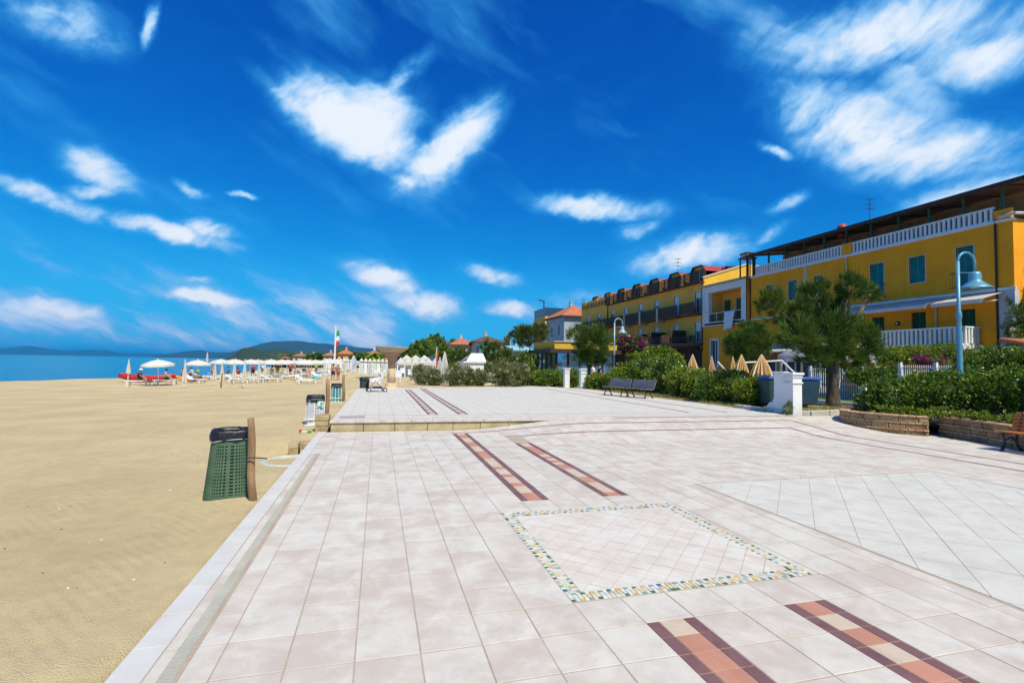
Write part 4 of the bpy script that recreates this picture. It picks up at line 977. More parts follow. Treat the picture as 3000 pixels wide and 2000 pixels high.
# litter specks and shells on the sand
m = MB()
for k in range(110):
    x_ = -1.5 - abs(random.gauss(0, 2.6)); y_ = random.uniform(3, 15); s = random.uniform(.004, .012); z_ = zs(x_, y_)
    m.lathe([(0, -s * .2), (s, 0), (s * .6, s * .6), (0, s * .8)], 5, (x_, y_, z_), random.choice((0, 0, 1)), False, .5)
m.build('pebbles', [pm('dark_pebble', (.10, .075, .05)), pm('shell', (.7, .66, .58))], None, label='scattered pebbles and shell bits on the near sand', cat='pebbles', kind='stuff')
m = MB()
for k in range(7):
    x_, y_ = random.uniform(0, 10), random.uniform(5, 10.5)
    if gz(x_, y_) > 0: continue
    m.lathe([(0, 0), (.012, .002), (.008, .008), (0, .01)], 6, (x_, y_, .002), 0, False, .6)
m.build('crumbs', pm('dry_leaf', (.3, .18, .06)), None, label='few dry leaf crumbs on the paving', cat='crumbs', kind='stuff')

# ------------------------------------------------------------------ stone basin column, pushchair
M_st = pm('ochre_stone', (.68, .53, .35), (.58, .44, .28), 3, .9, .5, 25, coord='World', fine=.15)
M_bs = pm('brown_stone', (.42, .25, .15), (.36, .21, .12), 3, .9, .4, 25, coord='World', fine=.15)
r = thing('basin_column', 'stone basin on a round column at the terrace end', 'fountain', (.7, 27.7, .2))
bevel(MB().lathe([(.40, 0), (.40, .08), (.33, .12), (.32, .3), (.27, .34)], 24).build('base', M_st, r, True), .005)
MB().lathe([(.21, .341), (.215, .9), (.21, 1.1), (.17, 1.17), (.0, 1.2)], 20).build('drum', M_st, r, True)
MB().lathe([(.19, 1.0), (.2, 1.5), (.3, 1.75), (.48, 1.93), (.5, 1.98)], 24).build('shaft', M_bs, r, True)
MB().lathe([(.5, 1.981), (.62, 2.06), (.86, 2.22), (.89, 2.26), (.89, 2.31), (.84, 2.31), (.78, 2.24), (0, 2.2)], 36).build('basin', pm('grey_basin_stone', (.44, .38, .28), (.36, .30, .21), 3, .9, .4, 25, coord='World', fine=.15), r)
pc = G(1102, 1147, PZ); r = thing('pushchair', 'white pushchair with dark basket beside the stone basin', 'pushchair', (pc.x, pc.y, PZ), R(8))
M_ws = pm('white_fabric', (.75, .75, .78), (.62, .62, .68), 6, .8, .2, 20); M_wf = pm('white_tube', (.75, .75, .76), None, rough=.4)
for x_, y_ in ((-.36, -.24), (-.36, .24), (.38, -.24), (.38, .24)):
    wh = MB().tube([(x_, y_ - .03, .1), (x_, y_ + .03, .1)], .1, 16).build('wheel', pm('tyre', (.05, .05, .07)), r); MB().tube([(x_, y_ - .035, .1), (x_, y_ + .035, .1)], .05, 10).build('hub', M_wf, wh)
for s in (-.24, .24):
    m = MB(); m.tube([(-.36, s, .12), (.12, s, .6), (.32, s, .98), (.46, s, 1.02)], .016, 6); m.tube([(.38, s, .12), (-.1, s, .58)], .016, 6); m.build('frame', M_wf, r, True)
MB().tube([(.46, -.24, 1.02), (.5, 0, 1.03), (.46, .24, 1.02)], .018, 6).build('handle', M_wf, r, True)
m = MB(); m.add([(-.25, -.2, .24), (.3, -.2, .24), (.3, .2, .24), (-.25, .2, .24), (-.16, -.17, .16), (.22, -.17, .16), (.22, .17, .16), (-.16, .17, .16)], [(4, 7, 6, 5), (0, 1, 5, 4), (1, 2, 6, 5), (2, 3, 7, 6), (3, 0, 4, 7)]); m.build('basket', pm('navy_fabric', (.03, .03, .07)), r)
m = MB()
for j in range(6):
    a = -.5 + j / 5 * 2.5
    for i in range(9):
        s = i / 8 * 2 - 1; rr = .34 * math.sqrt(max(1 - s * s * .35, 0)); m.v.append((-.02 + rr * math.sin(a) - .06, s * .25, .68 + rr * math.cos(a) * .95))
m.f += [(j * 9 + i, j * 9 + i + 1, (j + 1) * 9 + i + 1, (j + 1) * 9 + i) for j in range(5) for i in range(8)]
o = m.build('hood', M_ws, r, True); o.modifiers.new('solid', 'SOLIDIFY').thickness = .012
MB().add([(-.3, -.21, .5), (.15, -.21, .42), (.3, -.21, .75), (-.3, .21, .5), (.15, .21, .42), (.3, .21, .75), (-.34, -.21, .62), (-.34, .21, .62)], [(0, 1, 4, 3), (1, 2, 5, 4), (0, 6, 2, 1), (3, 4, 5, 7), (0, 3, 7, 6)]).build('seat', M_ws, r)

# ------------------------------------------------------------------ street lamps
M_lamp = pm('blue_lamp_paint', (.10, .30, .42), (.14, .36, .47), 3, .4, .1, 20, metal=.2)
M_lampg = pm('grey_lamp_paint', (.30, .42, .48), (.36, .47, .52), 3, .4, .1, 20, metal=.2)
def lamp(label, x, y, z, top, arm, mat, rz=0, rad=.045, hat=.37):
    r = thing('street_lamp', label, 'street lamp', (x, y, z), rz); h = top - z; ra = arm / 2
    MB().lathe([(.09, 0), (.09, .5), (.07, .6), (.062, h * .55), (.05, h * .6), (.07, h * .61), (.07, h * .64), (.045, h * .65), (rad, h - ra)], 14).build('pole', mat, r, True)
    MB().tube([(0, 0, h - ra - .3)] + [(ra - ra * math.cos(a), 0, h - ra + ra * math.sin(a)) for a in np.linspace(0, math.pi, 14)] + [(arm, 0, h - ra - .28)], .036, 10).build('arm', mat, r, True)
    MB().tube([(.03, 0, h - ra - .32), (arm, 0, h - ra - .3)], .012, 6).build('brace', mat, r)
    hz_ = h - ra - .28
    o = MB().lathe([(.02, hz_ + .02), (.12, hz_), (.145, hz_ - .08), (.15, hz_ - .24), (.17, hz_ - .28), (hat * .8, hz_ - .42), (hat, hz_ - .47), (hat, hz_ - .485)], 28, (arm, 0, 0), cap=False).build('hat', mat, r, True)
    MB().lathe([(0, hz_ - .47), (.1, hz_ - .46), (.12, hz_ - .40), (0, hz_ - .36)], 14, (arm, 0, 0)).build('bulb', pm('frosted_glass', (.8, .8, .78), rough=.3), o, True)
    return r
lr = W(2811, 1000, 10.3); lamp('large blue street lamp with curved neck in front of the villa', lr.x, 10.3, .3, W(2835, 742, 10.3).z, .56, M_lamp, R(-8), .045, .4)
ll = W(1800, 1000, 34.2); lamp('grey blue street lamp with curved neck in front of the hotel', ll.x, 34.2, .2, W(1815, 933, 34.2).z, .66, M_lampg, 0, .05, .36)
l3 = W(1495, 1020, 80); lamp('far thin street lamp by the dark tamarisk', l3.x, 80, .1, W(1502, 991, 80).z, 1., M_lampg, 0, .06, .4)

# ------------------------------------------------------------------ waste containers
def container(label, loc, rz, lidm, bodym):
    r = thing('waste_container', label, 'container', loc, rz)
    m = MB(); m.add([(-.3, -.36, .12), (.3, -.36, .12), (.3, .36, .12), (-.3, .36, .12), (-.36, -.44, 1.02), (.36, -.44, 1.02), (.36, .44, 1.02), (-.36, .44, 1.02)], [(0, 3, 2, 1), (0, 1, 5, 4), (1, 2, 6, 5), (2, 3, 7, 6), (3, 0, 4, 7), (4, 5, 6, 7)])
    bevel(m.build('body', bodym, r), .05, 3)
    lid = bevel(MB().add([(-.4, -.47, 1.03), (.4, -.47, 1.03), (.4, .47, 1.03), (-.4, .47, 1.03), (-.36, -.42, 1.14), (.36, -.42, 1.12), (.36, .42, 1.12), (-.36, .42, 1.14)], [(0, 3, 2, 1), (4, 5, 6, 7), (0, 1, 5, 4), (1, 2, 6, 5), (2, 3, 7, 6), (3, 0, 4, 7)]).build('lid', lidm, r), .03)
    for s in (-.28, .28): MB().tube([(.3, s - .04, .12), (.3, s + .04, .12)], .12, 14).build('wheel', pm('rubber', (.02, .02, .02)), r)
    MB().tube([(.36, -.3, .98), (.52, -.3, 1.0), (.52, .3, 1.0), (.36, .3, .98)], .02, 6).build('handle', bodym, r)
    return r
M_cb = pm('navy_container', (.02, .05, .085), (.03, .065, .10), 4, .45, .1, 20); M_cl = pm('blue_lid', (.01, .07, .36), (.01, .055, .28), 4, .45)
M_cg = pm('dark_green_container', (.02, .06, .06), (.03, .075, .07), 4, .5)
c1 = W(2284, 1150, 14.6); container('dark waste container with bright blue lid left of the gate pillar', (c1.x + .15, 15.0, .3), R(80), M_cl, M_cg)
c2 = W(2370, 1150, 13.9); container('navy waste container with blue lid right of the gate pillar', (c2.x + .62, 14.75, .3), R(80), M_cl, M_cb)
# ------------------------------------------------------------------ closed striped parasols
M_str = bpy.data.materials.new('striped_canvas'); M_str.use_nodes = True; t = NT(M_str.node_tree)
sp = t.new('ShaderNodeSeparateXYZ'); t.l.new(t.new('ShaderNodeTexCoord').outputs['Object'], sp.inputs[0])
an = t.math('ARCTAN2', sp.outputs[1], sp.outputs[0]); wv_ = t.math('SINE', t.math('MULTIPLY', an, 8.))
t.put(t.n['Principled BSDF'].inputs['Base Color'], t.mix(t.ramp(wv_, -.25, .25), (.62, .30, .055, 1), (.74, .62, .44, 1))); t.n['Principled BSDF'].inputs['Roughness'].default_value = .85
def closed_parasol(name, label, loc, ztop, zb, rb, mat, polem, group=None, nf=16):
    r = thing(name, label, 'parasol', loc, random.random() * 6, group); h = ztop - loc[2]; hb = zb - loc[2]
    MB().tube([(0, 0, 0), (0, 0, h)], .025, 8).build('pole', polem, r)
    m = MB(); n = nf * 2; prof = [(0., 1.), (.12, .97), (.35, .75), (.7, .4), (.95, .08), (1., 0.)]
    for q, t_ in prof:
        for i in range(n):
            a = 2 * math.pi * i / n; rr = rb * q * (1 + (.22 if i % 2 else -.22) * min(q * 2, 1)) * (1 + .12 * math.sin(a * 2 + loc[0])); m.v.append((rr * math.cos(a), rr * math.sin(a), hb + (h - hb) * t_ + (.05 * math.sin(a * 3 + loc[1]) if t_ < .1 else 0)))
    m.f += [(j * n + i, (j + 1) * n + i, (j + 1) * n + (i + 1) % n, j * n + (i + 1) % n) for j in range(len(prof) - 1) for i in range(n)]
    m.build('canopy', mat, r)
    return r
M_pole = pm('white_pole', (.75, .75, .74))
for px, yt, yb, hw, Y_, lb in ((2029, 1037, 1085, 13, 29, 'leftmost closed orange striped parasol over the hedge'), (2085, 1041, 1090, 10, 29, 'second closed orange striped parasol from the left'), (2147, 1043, 1090, 9, 28, 'slim closed orange striped parasol, third from the left'),
                               (2172, 1038, 1090, 16, 26, 'closed orange striped parasol, second from the right'), (2231, 1038, 1100, 25, 22.5, 'largest closed orange striped parasol, rightmost of five')):
    p = W(px, yt, Y_); k = cdepth(p) / FPX
    closed_parasol('striped_parasol', lb, (p.x, Y_, .2), p.z, W(px, yb, Y_).z, hw * k, M_str, M_pole, 'closed striped parasols')
# white pipe frame of the terrace cafe
r = thing('pipe_frame', 'white pipe frame of the cafe terrace behind the parasols', 'frame', (0, 0, 0)); Yf = 27
A_, B_2 = W(2180, 1062, Yf), W(2290, 1056, Yf); 
m = MB(); m.tube([A_, B_2], .05, 8); m.tube([A_, (A_.x, A_.y, .2)], .05, 8); m.tube([B_2, (B_2.x, B_2.y, .2)], .05, 8); m.tube([B_2, W(2330, 1095, Yf - 2)], .06, 8); m.build('frame', M_wf, r)
r = thing('pipe_frame', 'white slanting pipe brace behind the second parasol', 'frame', (0, 0, 0)); m = MB(); m.tube([W(2103, 1060, 28), W(2128, 1087, 27)], .05, 8); m.tube([W(2105, 1060, 28), W(2095, 1090, 28)], .04, 8); m.build('brace', M_wf, r)
# ------------------------------------------------------------------ buildings
M_yel = pm('yellow_ochre_render', (.95, .375, .008), (.84, .30, .007), .5, .9, .25, 12, coord='World', fine=.07, lo=.3, hi=.75, streak=.4)
M_yel2 = pm('hotel_ochre_render', (.95, .49, .08), (.88, .43, .065), .4, .9, .2, 12, coord='World', fine=.06, streak=.25)
M_yel3 = pm('bright_yellow_render', (.72, .44, .05), (.64, .38, .04), .5, .9, .2, 12, coord='World', fine=.05)
M_wb = pm('white_balustrade', (.74, .76, .78), (.66, .68, .70), 1.5, .7, coord='World')
M_teal = pm('teal_shutter', (.015, .20, .19), (.02, .25, .24), 3, .55, .2, 30)
M_dgr = pm('dark_green_shutter', (.012, .075, .035), (.02, .10, .05), 3, .5)
M_crw_ = pm('pink_brick', (.5, .22, .16), (.6, .5, .45), 6, .9)
M_brn = pm('dark_brown_wood', (.04, .02, .015), (.065, .034, .024), 5, .7, .3, 20, fine=.2)
M_rbn = pm('roof_brown', (.10, .055, .04), (.15, .085, .06), 2, .8, .3, 20, coord='World')
M_glass = pm('window_glass', (.03, .05, .06), (.05, .08, .09), .6, .08, spec=.6)
M_gsea = pm('pavilion_glass', (.30, .55, .68), (.36, .60, .72), .4, .06, spec=.7, metal=.85)
M_red = pm('red_metal_roof', (.36, .03, .035), (.30, .025, .03), 1, .5, coord='World')
M_tile_r = pm('terracotta_roof', (.50, .17, .075), (.38, .12, .06), 1.5, .85, .6, 12, coord='World', isl=.12, fine=.2)
M_stonew = pm('attic_stone', (.42, .29, .17), (.26, .17, .1), 1.2, .95, .6, 8, coord='World', fine=.3)
M_blind = pm('white_blind', (.72, .74, .78), (.66, .68, .72), 2, .6)
M_cream = pm('cream_trim', (.62, .52, .36), (.55, .45, .30), 2, .85, coord='World')
M_green_p = pm('green_post', (.02, .09, .06), (.03, .11, .07), 3, .6)
def fmap(ax, c):          # facade coordinates (u along wall, z, d into wall) -> world
    return (lambda u, z, d: (c + d, u, z)) if ax == 'x' else (lambda u, z, d: (u, c + d, z))
def facade(root, ax, c, u0, u1, z0, z1, rects, mat, dep=.22, name='wall', hole_back=True):
    f = fmap(ax, c); m = MB(root.location[:])
    us = sorted({u0, u1, *[r[0] for r in rects], *[r[1] for r in rects]}); zz = sorted({z0, z1, *[r[2] for r in rects], *[r[3] for r in rects]})
    for a, b_ in zip(us[:-1], us[1:]):
        for e, g_ in zip(zz[:-1], zz[1:]):
            cu, cz = (a + b_) / 2, (e + g_) / 2
            if any(r[0] < cu < r[1] and r[2] < cz < r[3] for r in rects): continue
            m.quad(f(a, e, 0), f(b_, e, 0), f(b_, g_, 0), f(a, g_, 0))
    for r in rects:
        q = [(r[0], r[2]), (r[1], r[2]), (r[1], r[3]), (r[0], r[3])]
        for i in range(4):
            a, b_ = q[i], q[(i + 1) % 4]; m.quad(f(a[0], a[1], 0), f(b_[0], b_[1], 0), f(b_[0], b_[1], dep), f(a[0], a[1], dep))
    return m.build(name, mat, root)
def fbox(root, f, u0, u1, z0, z1, d0, d1, m=None):
    m = m or MB(root.location[:]); a = f(u0, z0, d0); b_ = f(u1, z1, d1); m.box(*a, *b_); return m
def window(root, ax, c, u0, u1, z0, z1, style='shutter', mat=None, dep=.2, sur=.07, surm=None, blind=.4):
    f = fmap(ax, c); off = root.location[:]
    m = MB(off); e = .025
    if sur:
        for q in ((u0 - sur, u0, z0 - sur, z1 + sur), (u1, u1 + sur, z0 - sur, z1 + sur), (u0, u1, z1, z1 + sur), (u0 - .03, u1 + .03, z0 - sur, z0)): fbox(root, f, *q, -e if q[2] != z0 - sur or q[3] > z0 else -e - .04, .05, m)
    else: fbox(root, f, u0, u1, z0, z0 + .03, .05, .12, m)
    wn = m.build('window', surm or M_wb, root)
    if style == 'shutter':
        mid = (u0 + u1) / 2
        for a, b_ in ((u0 + .01, mid - .008), (mid + .008, u1 - .01)):
            m = MB(off); fbox(root, f, a, a + .05, z0 + .01, z1 - .01, dep * .45, dep * .6, m); fbox(root, f, b_ - .05, b_, z0 + .01, z1 - .01, dep * .45, dep * .6, m)
            k = int((z1 - z0) / .085)
            for i in range(k):
                zc = z0 + (i + .5) * (z1 - z0) / k
                m.add([f(a + .05, zc - .045, dep * .46), f(b_ - .05, zc - .045, dep * .46), f(b_ - .05, zc + .04, dep * .62), f(a + .05, zc + .04, dep * .62)], [(0, 1, 2, 3)])
            m.build('shutter', mat or M_teal, wn)
        MB(off).quad(f(u0, z0, dep), f(u1, z0, dep), f(u1, z1, dep), f(u0, z1, dep)).build('back', M_dgr, wn)
    else:
        MB(off).quad(f(u0, z0, dep), f(u1, z0, dep), f(u1, z1, dep), f(u0, z1, dep)).build('pane', M_glass, wn)
        m = MB(off); mid = (u0 + u1) / 2
        for q in ((u0, u0 + .05, z0, z1), (u1 - .05, u1, z0, z1), (mid - .03, mid + .03, z0, z1), (u0 + .05, u1 - .05, z1 - .05, z1), (u0 + .05, u1 - .05, z0 + .03, z0 + .08)): fbox(root, f, *q, dep - .06, dep - .01, m)
        m.build('sash', M_wb, wn)
        if blind: fbox(root, f, u0 + .01, u1 - .01, z1 - (z1 - z0) * blind, z1 - .01, dep * .4, dep * .55).build('blind', M_blind, wn)
    return wn
def balustrade(root, ax, c, u0, u1, z0, z1, pitch=.27, mat=None, wd=.13, name='balustrade', th=.12):
    f = fmap(ax, c); off = root.location[:]; mat = mat or M_wb
    m = MB(off); fbox(root, f, u0, u1, z0, z0 + .09, -th / 2 - .02, th / 2 + .02, m)
    b_ = m.build(name, mat, root); fbox(root, f, u0, u1, z1 - .1, z1, -th / 2 - .03, th / 2 + .03).build('top_rail', mat, b_); k = max(int(round((u1 - u0) / pitch)), 1)
    a0, a1 = f(-wd / 2, z0 + .09, -th / 2), f(wd / 2, z1 - .1, th / 2)
    if ax == 'x': me = MB().box(-th / 2, -wd / 2, z0 + .09, th / 2, wd / 2, z1 - .1).mesh('baluster', mat)
    else: me = MB().box(-wd / 2, -th / 2, z0 + .09, wd / 2, th / 2, z1 - .1).mesh('baluster', mat)
    for i in range(k):
        o = link('baluster', me, b_); u = u0 + (i + .5) * (u1 - u0) / k; p = f(u, 0, 0); o.location = (p[0] - off[0], p[1] - off[1], -off[2])
    return b_

# --- yellow villa
VX, V0, V1 = 34., 18.92, 38.95
vil = thing('yellow_villa', 'long ochre yellow villa with white roof balustrade and teal shutters', 'building', (VX, 29, 0))
off = vil.location[:]
up_w = [(33.6, 34.53, 7.6, 9.27), (31.1, 31.95, 7.6, 9.27), (26.22, 27.22, 6.9, 9.33), (23.52, 24.5, 7.55, 9.28), (20.82, 21.74, 6.85, 9.33), (36.2, 37.1, 7.3, 9.27)]
lo_w = [(26.25, 27.12, 3.35, 5.5), (23.54, 24.43, 3.35, 5.6), (20.81, 21.55, 3.35, 5.5)]
gr_w = [(31.0, 32.1, 4.0, 5.6), (33.6, 34.6, 4.0, 5.6), (30.4, 35.4, .3, 2.6)]
facade(vil, 'x', VX, V0, V1, 0, 10.4, up_w + lo_w + gr_w, M_yel)
for r_ in up_w: window(vil, 'x', VX, *r_, sur=.06, surm=M_cream)
for k, r_ in enumerate(lo_w): window(vil, 'x', VX, *r_, 'shutter', M_dgr, sur=0)
window(vil, 'x', VX, *gr_w[0], 'glass', sur=.07, blind=.3); window(vil, 'x', VX, *gr_w[1], 'shutter', M_dgr, sur=.05); window(vil, 'x', VX, *gr_w[2], 'glass', sur=0, blind=0)
m = MB(off); m.quad((VX, V0, 0), (VX + 12, V0, 0), (VX + 12, V0, 10.4), (VX, V0, 10.4)); m.quad((VX, V1, 9), (VX, V1, 10.4), (VX + 12, V1, 10.4), (VX + 12, V1, 9)); m.quad((VX, V0, 10.39), (VX + 12, V0, 10.39), (VX + 12, V1, 10.39), (VX, V1, 10.39))
m.build('end_wall', M_yel, vil)
# whitewashed corner and cornice bands
m = MB(off); m.box(VX - .03, V0 - .02, 0, VX + .3, 19.72, 6.35); m.build('corner_render', pm('grey_white_render', (.55, .56, .58), (.46, .46, .48), 1, .9, .2, 10, coord='World'), vil)
m = MB(off); m.box(VX - .09, V0 - .09, 6.38, VX, 30., 6.55); m.build('cornice', M_wb, vil); m = MB(off); m.box(VX - .09, 32.5, 6.28, VX, V1, 6.4); m.build('cornice', M_wb, vil)
m = MB(off); m.box(VX - .12, V0 - .05, 10.28, VX + .2, V1, 10.42); m.build('roof_cornice', M_wb, vil)
m = MB(off); m.box(VX - .05, 29.1, 4.6, VX, 32.4, 6.3); m.build('white_panel', M_white, vil)
balustrade(vil, 'x', VX, 19.75, 28.55, 10.42, 11.27, .275); balustrade(vil, 'x', VX, 29.35, 38.4, 10.42, 11.27, .275)
m = MB(off); m.box(VX - .08, 28.56, 10.42, VX + .15, 29.34, 11.3); m.build('parapet_pier', M_yel, vil); m = MB(off); m.box(VX - .08, 18.95, 10.42, VX + .15, 19.74, 11.0); m.build('parapet_pier', M_yel, vil)
# timber roof over the terrace
m = MB(off); e0, e1 = V0 - .9, V1 + .05
m.slab([(VX - .55, e0, 12.42), (VX + 9, e0 + .3, 13.6), (VX + 9, e1, 13.6), (VX - .55, e1, 12.42)], .1, (0, 0, 1)); m.build('terrace_roof', M_rbn, vil)
m = MB(off); m.box(VX - .6, e0, 12.2, VX - .5, e1, 12.45); m.box(VX - .6, e0 - .05, 12.2, VX + 9, e0 + .05, 12.45); m.build('fascia', M_brn, vil)
m = MB(off); m.box(VX + 3.4, V0 + .5, 10.4, VX + 3.7, V1 - .3, 12.7); m.build('attic_wall', M_stonew, vil)
me = MB().box(-.06, -.06, 10.4, .06, .06, 12.4).mesh('roof_post', M_green_p)
for k in range(11):
    o = link('roof_post', me, vil); o.location = (.3, V0 + .6 + k * 1.95 - 29, 0)
for k in range(10):
    m = MB(off); m.bar((VX - .5, V0 + .2 + k * 2.15, 12.3), (VX + 8, V0 + .2 + k * 2.15, 13.35), .09, .14); m.build('rafter', M_brn, vil)
# balcony, awnings, pipes
bc = MB(off).box(VX - 1.45, 20.55, 3.08, VX, 28.9, 3.3).build('balcony_slab', M_white, vil)
balustrade(vil, 'x', VX - 1.38, 20.6, 28.9, 3.302, 4.4, .27, M_white, .14); balustrade(vil, 'y', 20.62, VX - 1.3, VX - .08, 3.302, 4.4, .27, M_white, .14)
M_awn = pm('white_awning', (.78, .77, .73), (.72, .70, .66), 2, .8, trans=.35, coord='World')
for a, b_ in ((22.3, 28.6), (19.4, 22.05)):
    m = MB(off); m.slab([(VX - .02, a, 6.32), (VX - .02, b_, 6.32), (VX - 1.75, b_, 5.84), (VX - 1.75, a, 5.84)], .015, (0, 0, 1)); n = 40
    for i in range(n):
        u0_, u1_ = a + (b_ - a) * i / n, a + (b_ - a) * (i + 1) / n; zb = 5.60 + .025 * (i % 2)
        m.quad((VX - 1.752, u0_, 5.84), (VX - 1.752, u1_, 5.84), (VX - 1.752, u1_, zb), (VX - 1.752, u0_, zb))
    aw = m.build('awning', M_awn, vil)
    for u in (a + .2, b_ - .2): MB(off).tube([(VX, u, 5.9), (VX - .9, u + .1, 5.75), (VX - 1.7, u, 5.85)], .03, 6).build('awning_arm', M_wf, aw)
for y_, z0_, z1_, mt in ((19.7, 0, 10.5, M_brn), (29.0, 6.5, 10.3, M_cream), (22.9, 3.4, 5.8, M_cream), (39.0, 6, 12., M_brn)): MB(off).tube([(VX - .07, y_, z0_), (VX - .07, y_, z1_)], .055, 8).build('downpipe', mt, vil)
m = MB(off); m.box(VX - .015, 32.62, 7.4, VX, 32.95, 10.2); m.build('pale_patch', M_cream, vil)
def rail_box(root, c, u0, u1, z0, z1, mat, dep=.35, box=True):
    off = root.location[:]; m = MB(off)
    for z_ in (z1, z0 + .1): m.tube([(c, u0, z_), (c - dep, u0, z_), (c - dep, u1, z_), (c, u1, z_)], .018, 5)
    k = int((u1 - u0) / .12)
    for i in range(k + 1): u = u0 + (u1 - u0) * i / k; m.tube([(c - dep, u, z0 + .08), (c - dep, u, z1)], .01, 4)
    rb = m.build('window_rail', mat, root)
    if box: MB(off).box(c - dep + .03, u0 + .05, z0, c - .03, u1 - .05, z0 + .2).build('flower_box', M_tile_r, rb)
for u0, u1 in ((26.1, 27.35), (20.7, 21.9), (36.1, 37.2)): rail_box(vil, VX, u0, u1, 6.75 if u0 < 30 else 7.1, 7.75 if u0 < 30 else 7.7, M_iron, .3, u0 > 22)
# wall lamp, dark stains, roof dome, aerials
MB(off).lathe([(.16, 0), (.16, .05), (.1, .09), (0, .1)], 14).build('x', M_brn) if 0 else None
m = MB(off); m.tube([(VX, 25.3, 4.95), (VX - .1, 25.3, 4.95)], .15, 16); wl = m.build('wall_lamp', M_brn, vil); MB(off).tube([(VX - .1, 25.3, 4.95), (VX - .13, 25.3, 4.95)], .07, 12).build('lamp_glass', M_blind, wl)
dm = W(2467, 665, 33); r = thing('red_roof_dome', 'red round vent cap on the villa roof', 'vent', (VX + 3, 29.5, 13.0))
p = WX(2467, 660, VX + 1.5); r.location = (VX + 1.5, p.y, p.z - .35); MB().lathe([(.3, -.6), (.3, 0), (.38, .02), (.36, .2), (.25, .38), (.1, .46), (0, .47)], 20).build('cap', pm('red_cap', (.45, .06, .03), (.4, .05, .03), 3, .5), r, True); MB().tube([(0, 0, .4), (0, 0, .8)], .012, 5).build('spike', M_iron, r)
def aerial(label, p, h, s=1.):
    r = thing('tv_aerial', label, 'aerial', p); MB().tube([(0, 0, -.6), (0, 0, h)], .02 * s, 6).build('mast', M_iron, r)
    for k, z_ in enumerate((h * .98, h * .72, h * .5)):
        m = MB(); m.tube([(-.35 * s, 0, z_ - .05), (.35 * s, 0, z_ + .05)], .012 * s, 4)
        for q in np.linspace(-.3, .3, 5): m.tube([(q * s, -.22 * s, z_), (q * s, .22 * s, z_)], .008 * s, 4)
        m.build('antenna', M_iron, r)
p = WX(2548, 640, VX + 2); aerial('branched television aerial on the villa roof', (p.x, p.y, p.z), 1.5)
p = WX(1986, 800, VX + 3); aerial('thin television aerial on the hotel roof', (p.x, p.y, p.z), 1.9, 1.3)
p = WX(1710, 900, VX + 3); aerial('television aerial with dish behind the hotel end', (p.x, p.y, p.z), 1.6, 1.3)
p = WX(2953, 590, VX); r = thing('roof_clutter', 'pale gutter and pipes at the villa roof corner', 'gutter', (VX, V0, 10.5)); MB((VX, V0, 10.5)).tube([(VX + 1.5, V0 - .25, 10.75), (VX - .2, V0 - .2, 10.6), (VX - .25, V0 + .5, 10.55)], .09, 8).build('gutter', M_conc, r)
r = thing('end_balcony', 'small dark railed balcony on the villa end wall', 'balcony', (VX + 1.6, V0, 6.6)); m = MB(); m.box(-.9, -.9, -.15, 2.5, 0, 0); m.build('slab', M_white, r); m = MB()
for k in range(16): m.tube([(-.85 + k * .2, -.85, 0), (-.85 + k * .2, -.85, .95)], .012, 4)
m.tube([(-.85, 0, .95), (-.85, -.85, .95), (2.4, -.85, .95)], .02, 5); m.build('railing', M_iron, r)
# ground-floor cafe: sign board, canopy, tent
r = thing('cafe_front', 'orange brown wooden cafe front with white canopy under the villa', 'cafe', (VX - 3, 33, 0)); off = (VX - 3, 33, 0)
m = MB(off); m.box(VX - 3.1, 28.9, 2.28, VX - 2.95, 34.6, 3.02); m.build('sign_board', pm('orange_wood', (.40, .16, .035), (.30, .11, .025), 2, .6, .2, 20, coord='World', stretch=(1, .3, 4)), r)
m = MB(off)
for k in range(24): m.box(VX - 3.12, 28.9 + k * .238, 2.29, VX - 3.101, 28.9 + k * .238 + .02, 3.01)
m.build('board_joint', M_brn, r, kind='stuff')
m = MB(off); m.slab([(VX, 28.8, 3.9), (VX, 35.4, 3.9), (VX - 3.4, 35.4, 3.14), (VX - 3.4, 28.8, 3.14)], .1, (0, 0, 1)); m.build('canopy', M_awn, r)
for u in (28.95, 30.8, 32.7, 34.55): MB(off).box(VX - 3.1, u - .05, 0, VX - 3., u + .05, 2.27).build('post', M_wf, r)
for k in range(3): MB(off).quad((VX - 2.9, 29.1 + k * 1.86, .1), (VX - 2.9, 30.7 + k * 1.86, .1), (VX - 2.9, 30.7 + k * 1.86, 2.25), (VX - 2.9, 29.1 + k * 1.86, 2.25)).build('glass_panel', M_glass, r)
MB(off).tube([(VX - 3.2, 28.75, 0), (VX - 3.2, 28.75, 5.2)], .06, 8).build('green_pipe', M_green_p, r)
m = MB(off)
for k in range(9): m.box(VX - 1.5, 31.2 + .66 * k, 4.05, VX - 1.42, 31.2 + .66 * k + .6, 4.9)
r2 = thing('terrace_screen', 'orange slatted wooden screen on the cafe terrace', 'screen', (VX - 1.5, 34, 4))
for k in range(7): MB((VX - 1.5, 34, 4)).box(VX - 2.0, 35.6, 3.22 + k * .13, VX - 1.96, 40.6, 3.22 + k * .13 + .1).build('slat', pm('orange_slat', (.48, .15, .03), (.36, .1, .02), 2, .6), r2)
for u in (35.6, 38, 40.6): MB((VX - 1.5, 34, 4)).box(VX - 1.955, u - .04, 3.1, VX - 1.9, u + .04, 4.2).build('post', M_wf, r2)
tn = thing('tent_roof', 'white tented canopy with pointed top behind the tamarisk trunk', 'tent', (28, 24.5, 0)); m = MB((28, 24.5, 0)); n = 24
for q, z_ in ((3.6, 1.95), (3.55, 2.35), (2.6, 2.75), (1.5, 3.25), (.6, 3.75), (.05, 4.0)):
    for k in range(n): a = 2 * math.pi * k / n; m.v.append((28.5 + q * .7 * math.cos(a), 25.6 + q * math.sin(a), z_ + .3 + .06 * math.cos(a * 8) * (z_ < 2.5)))
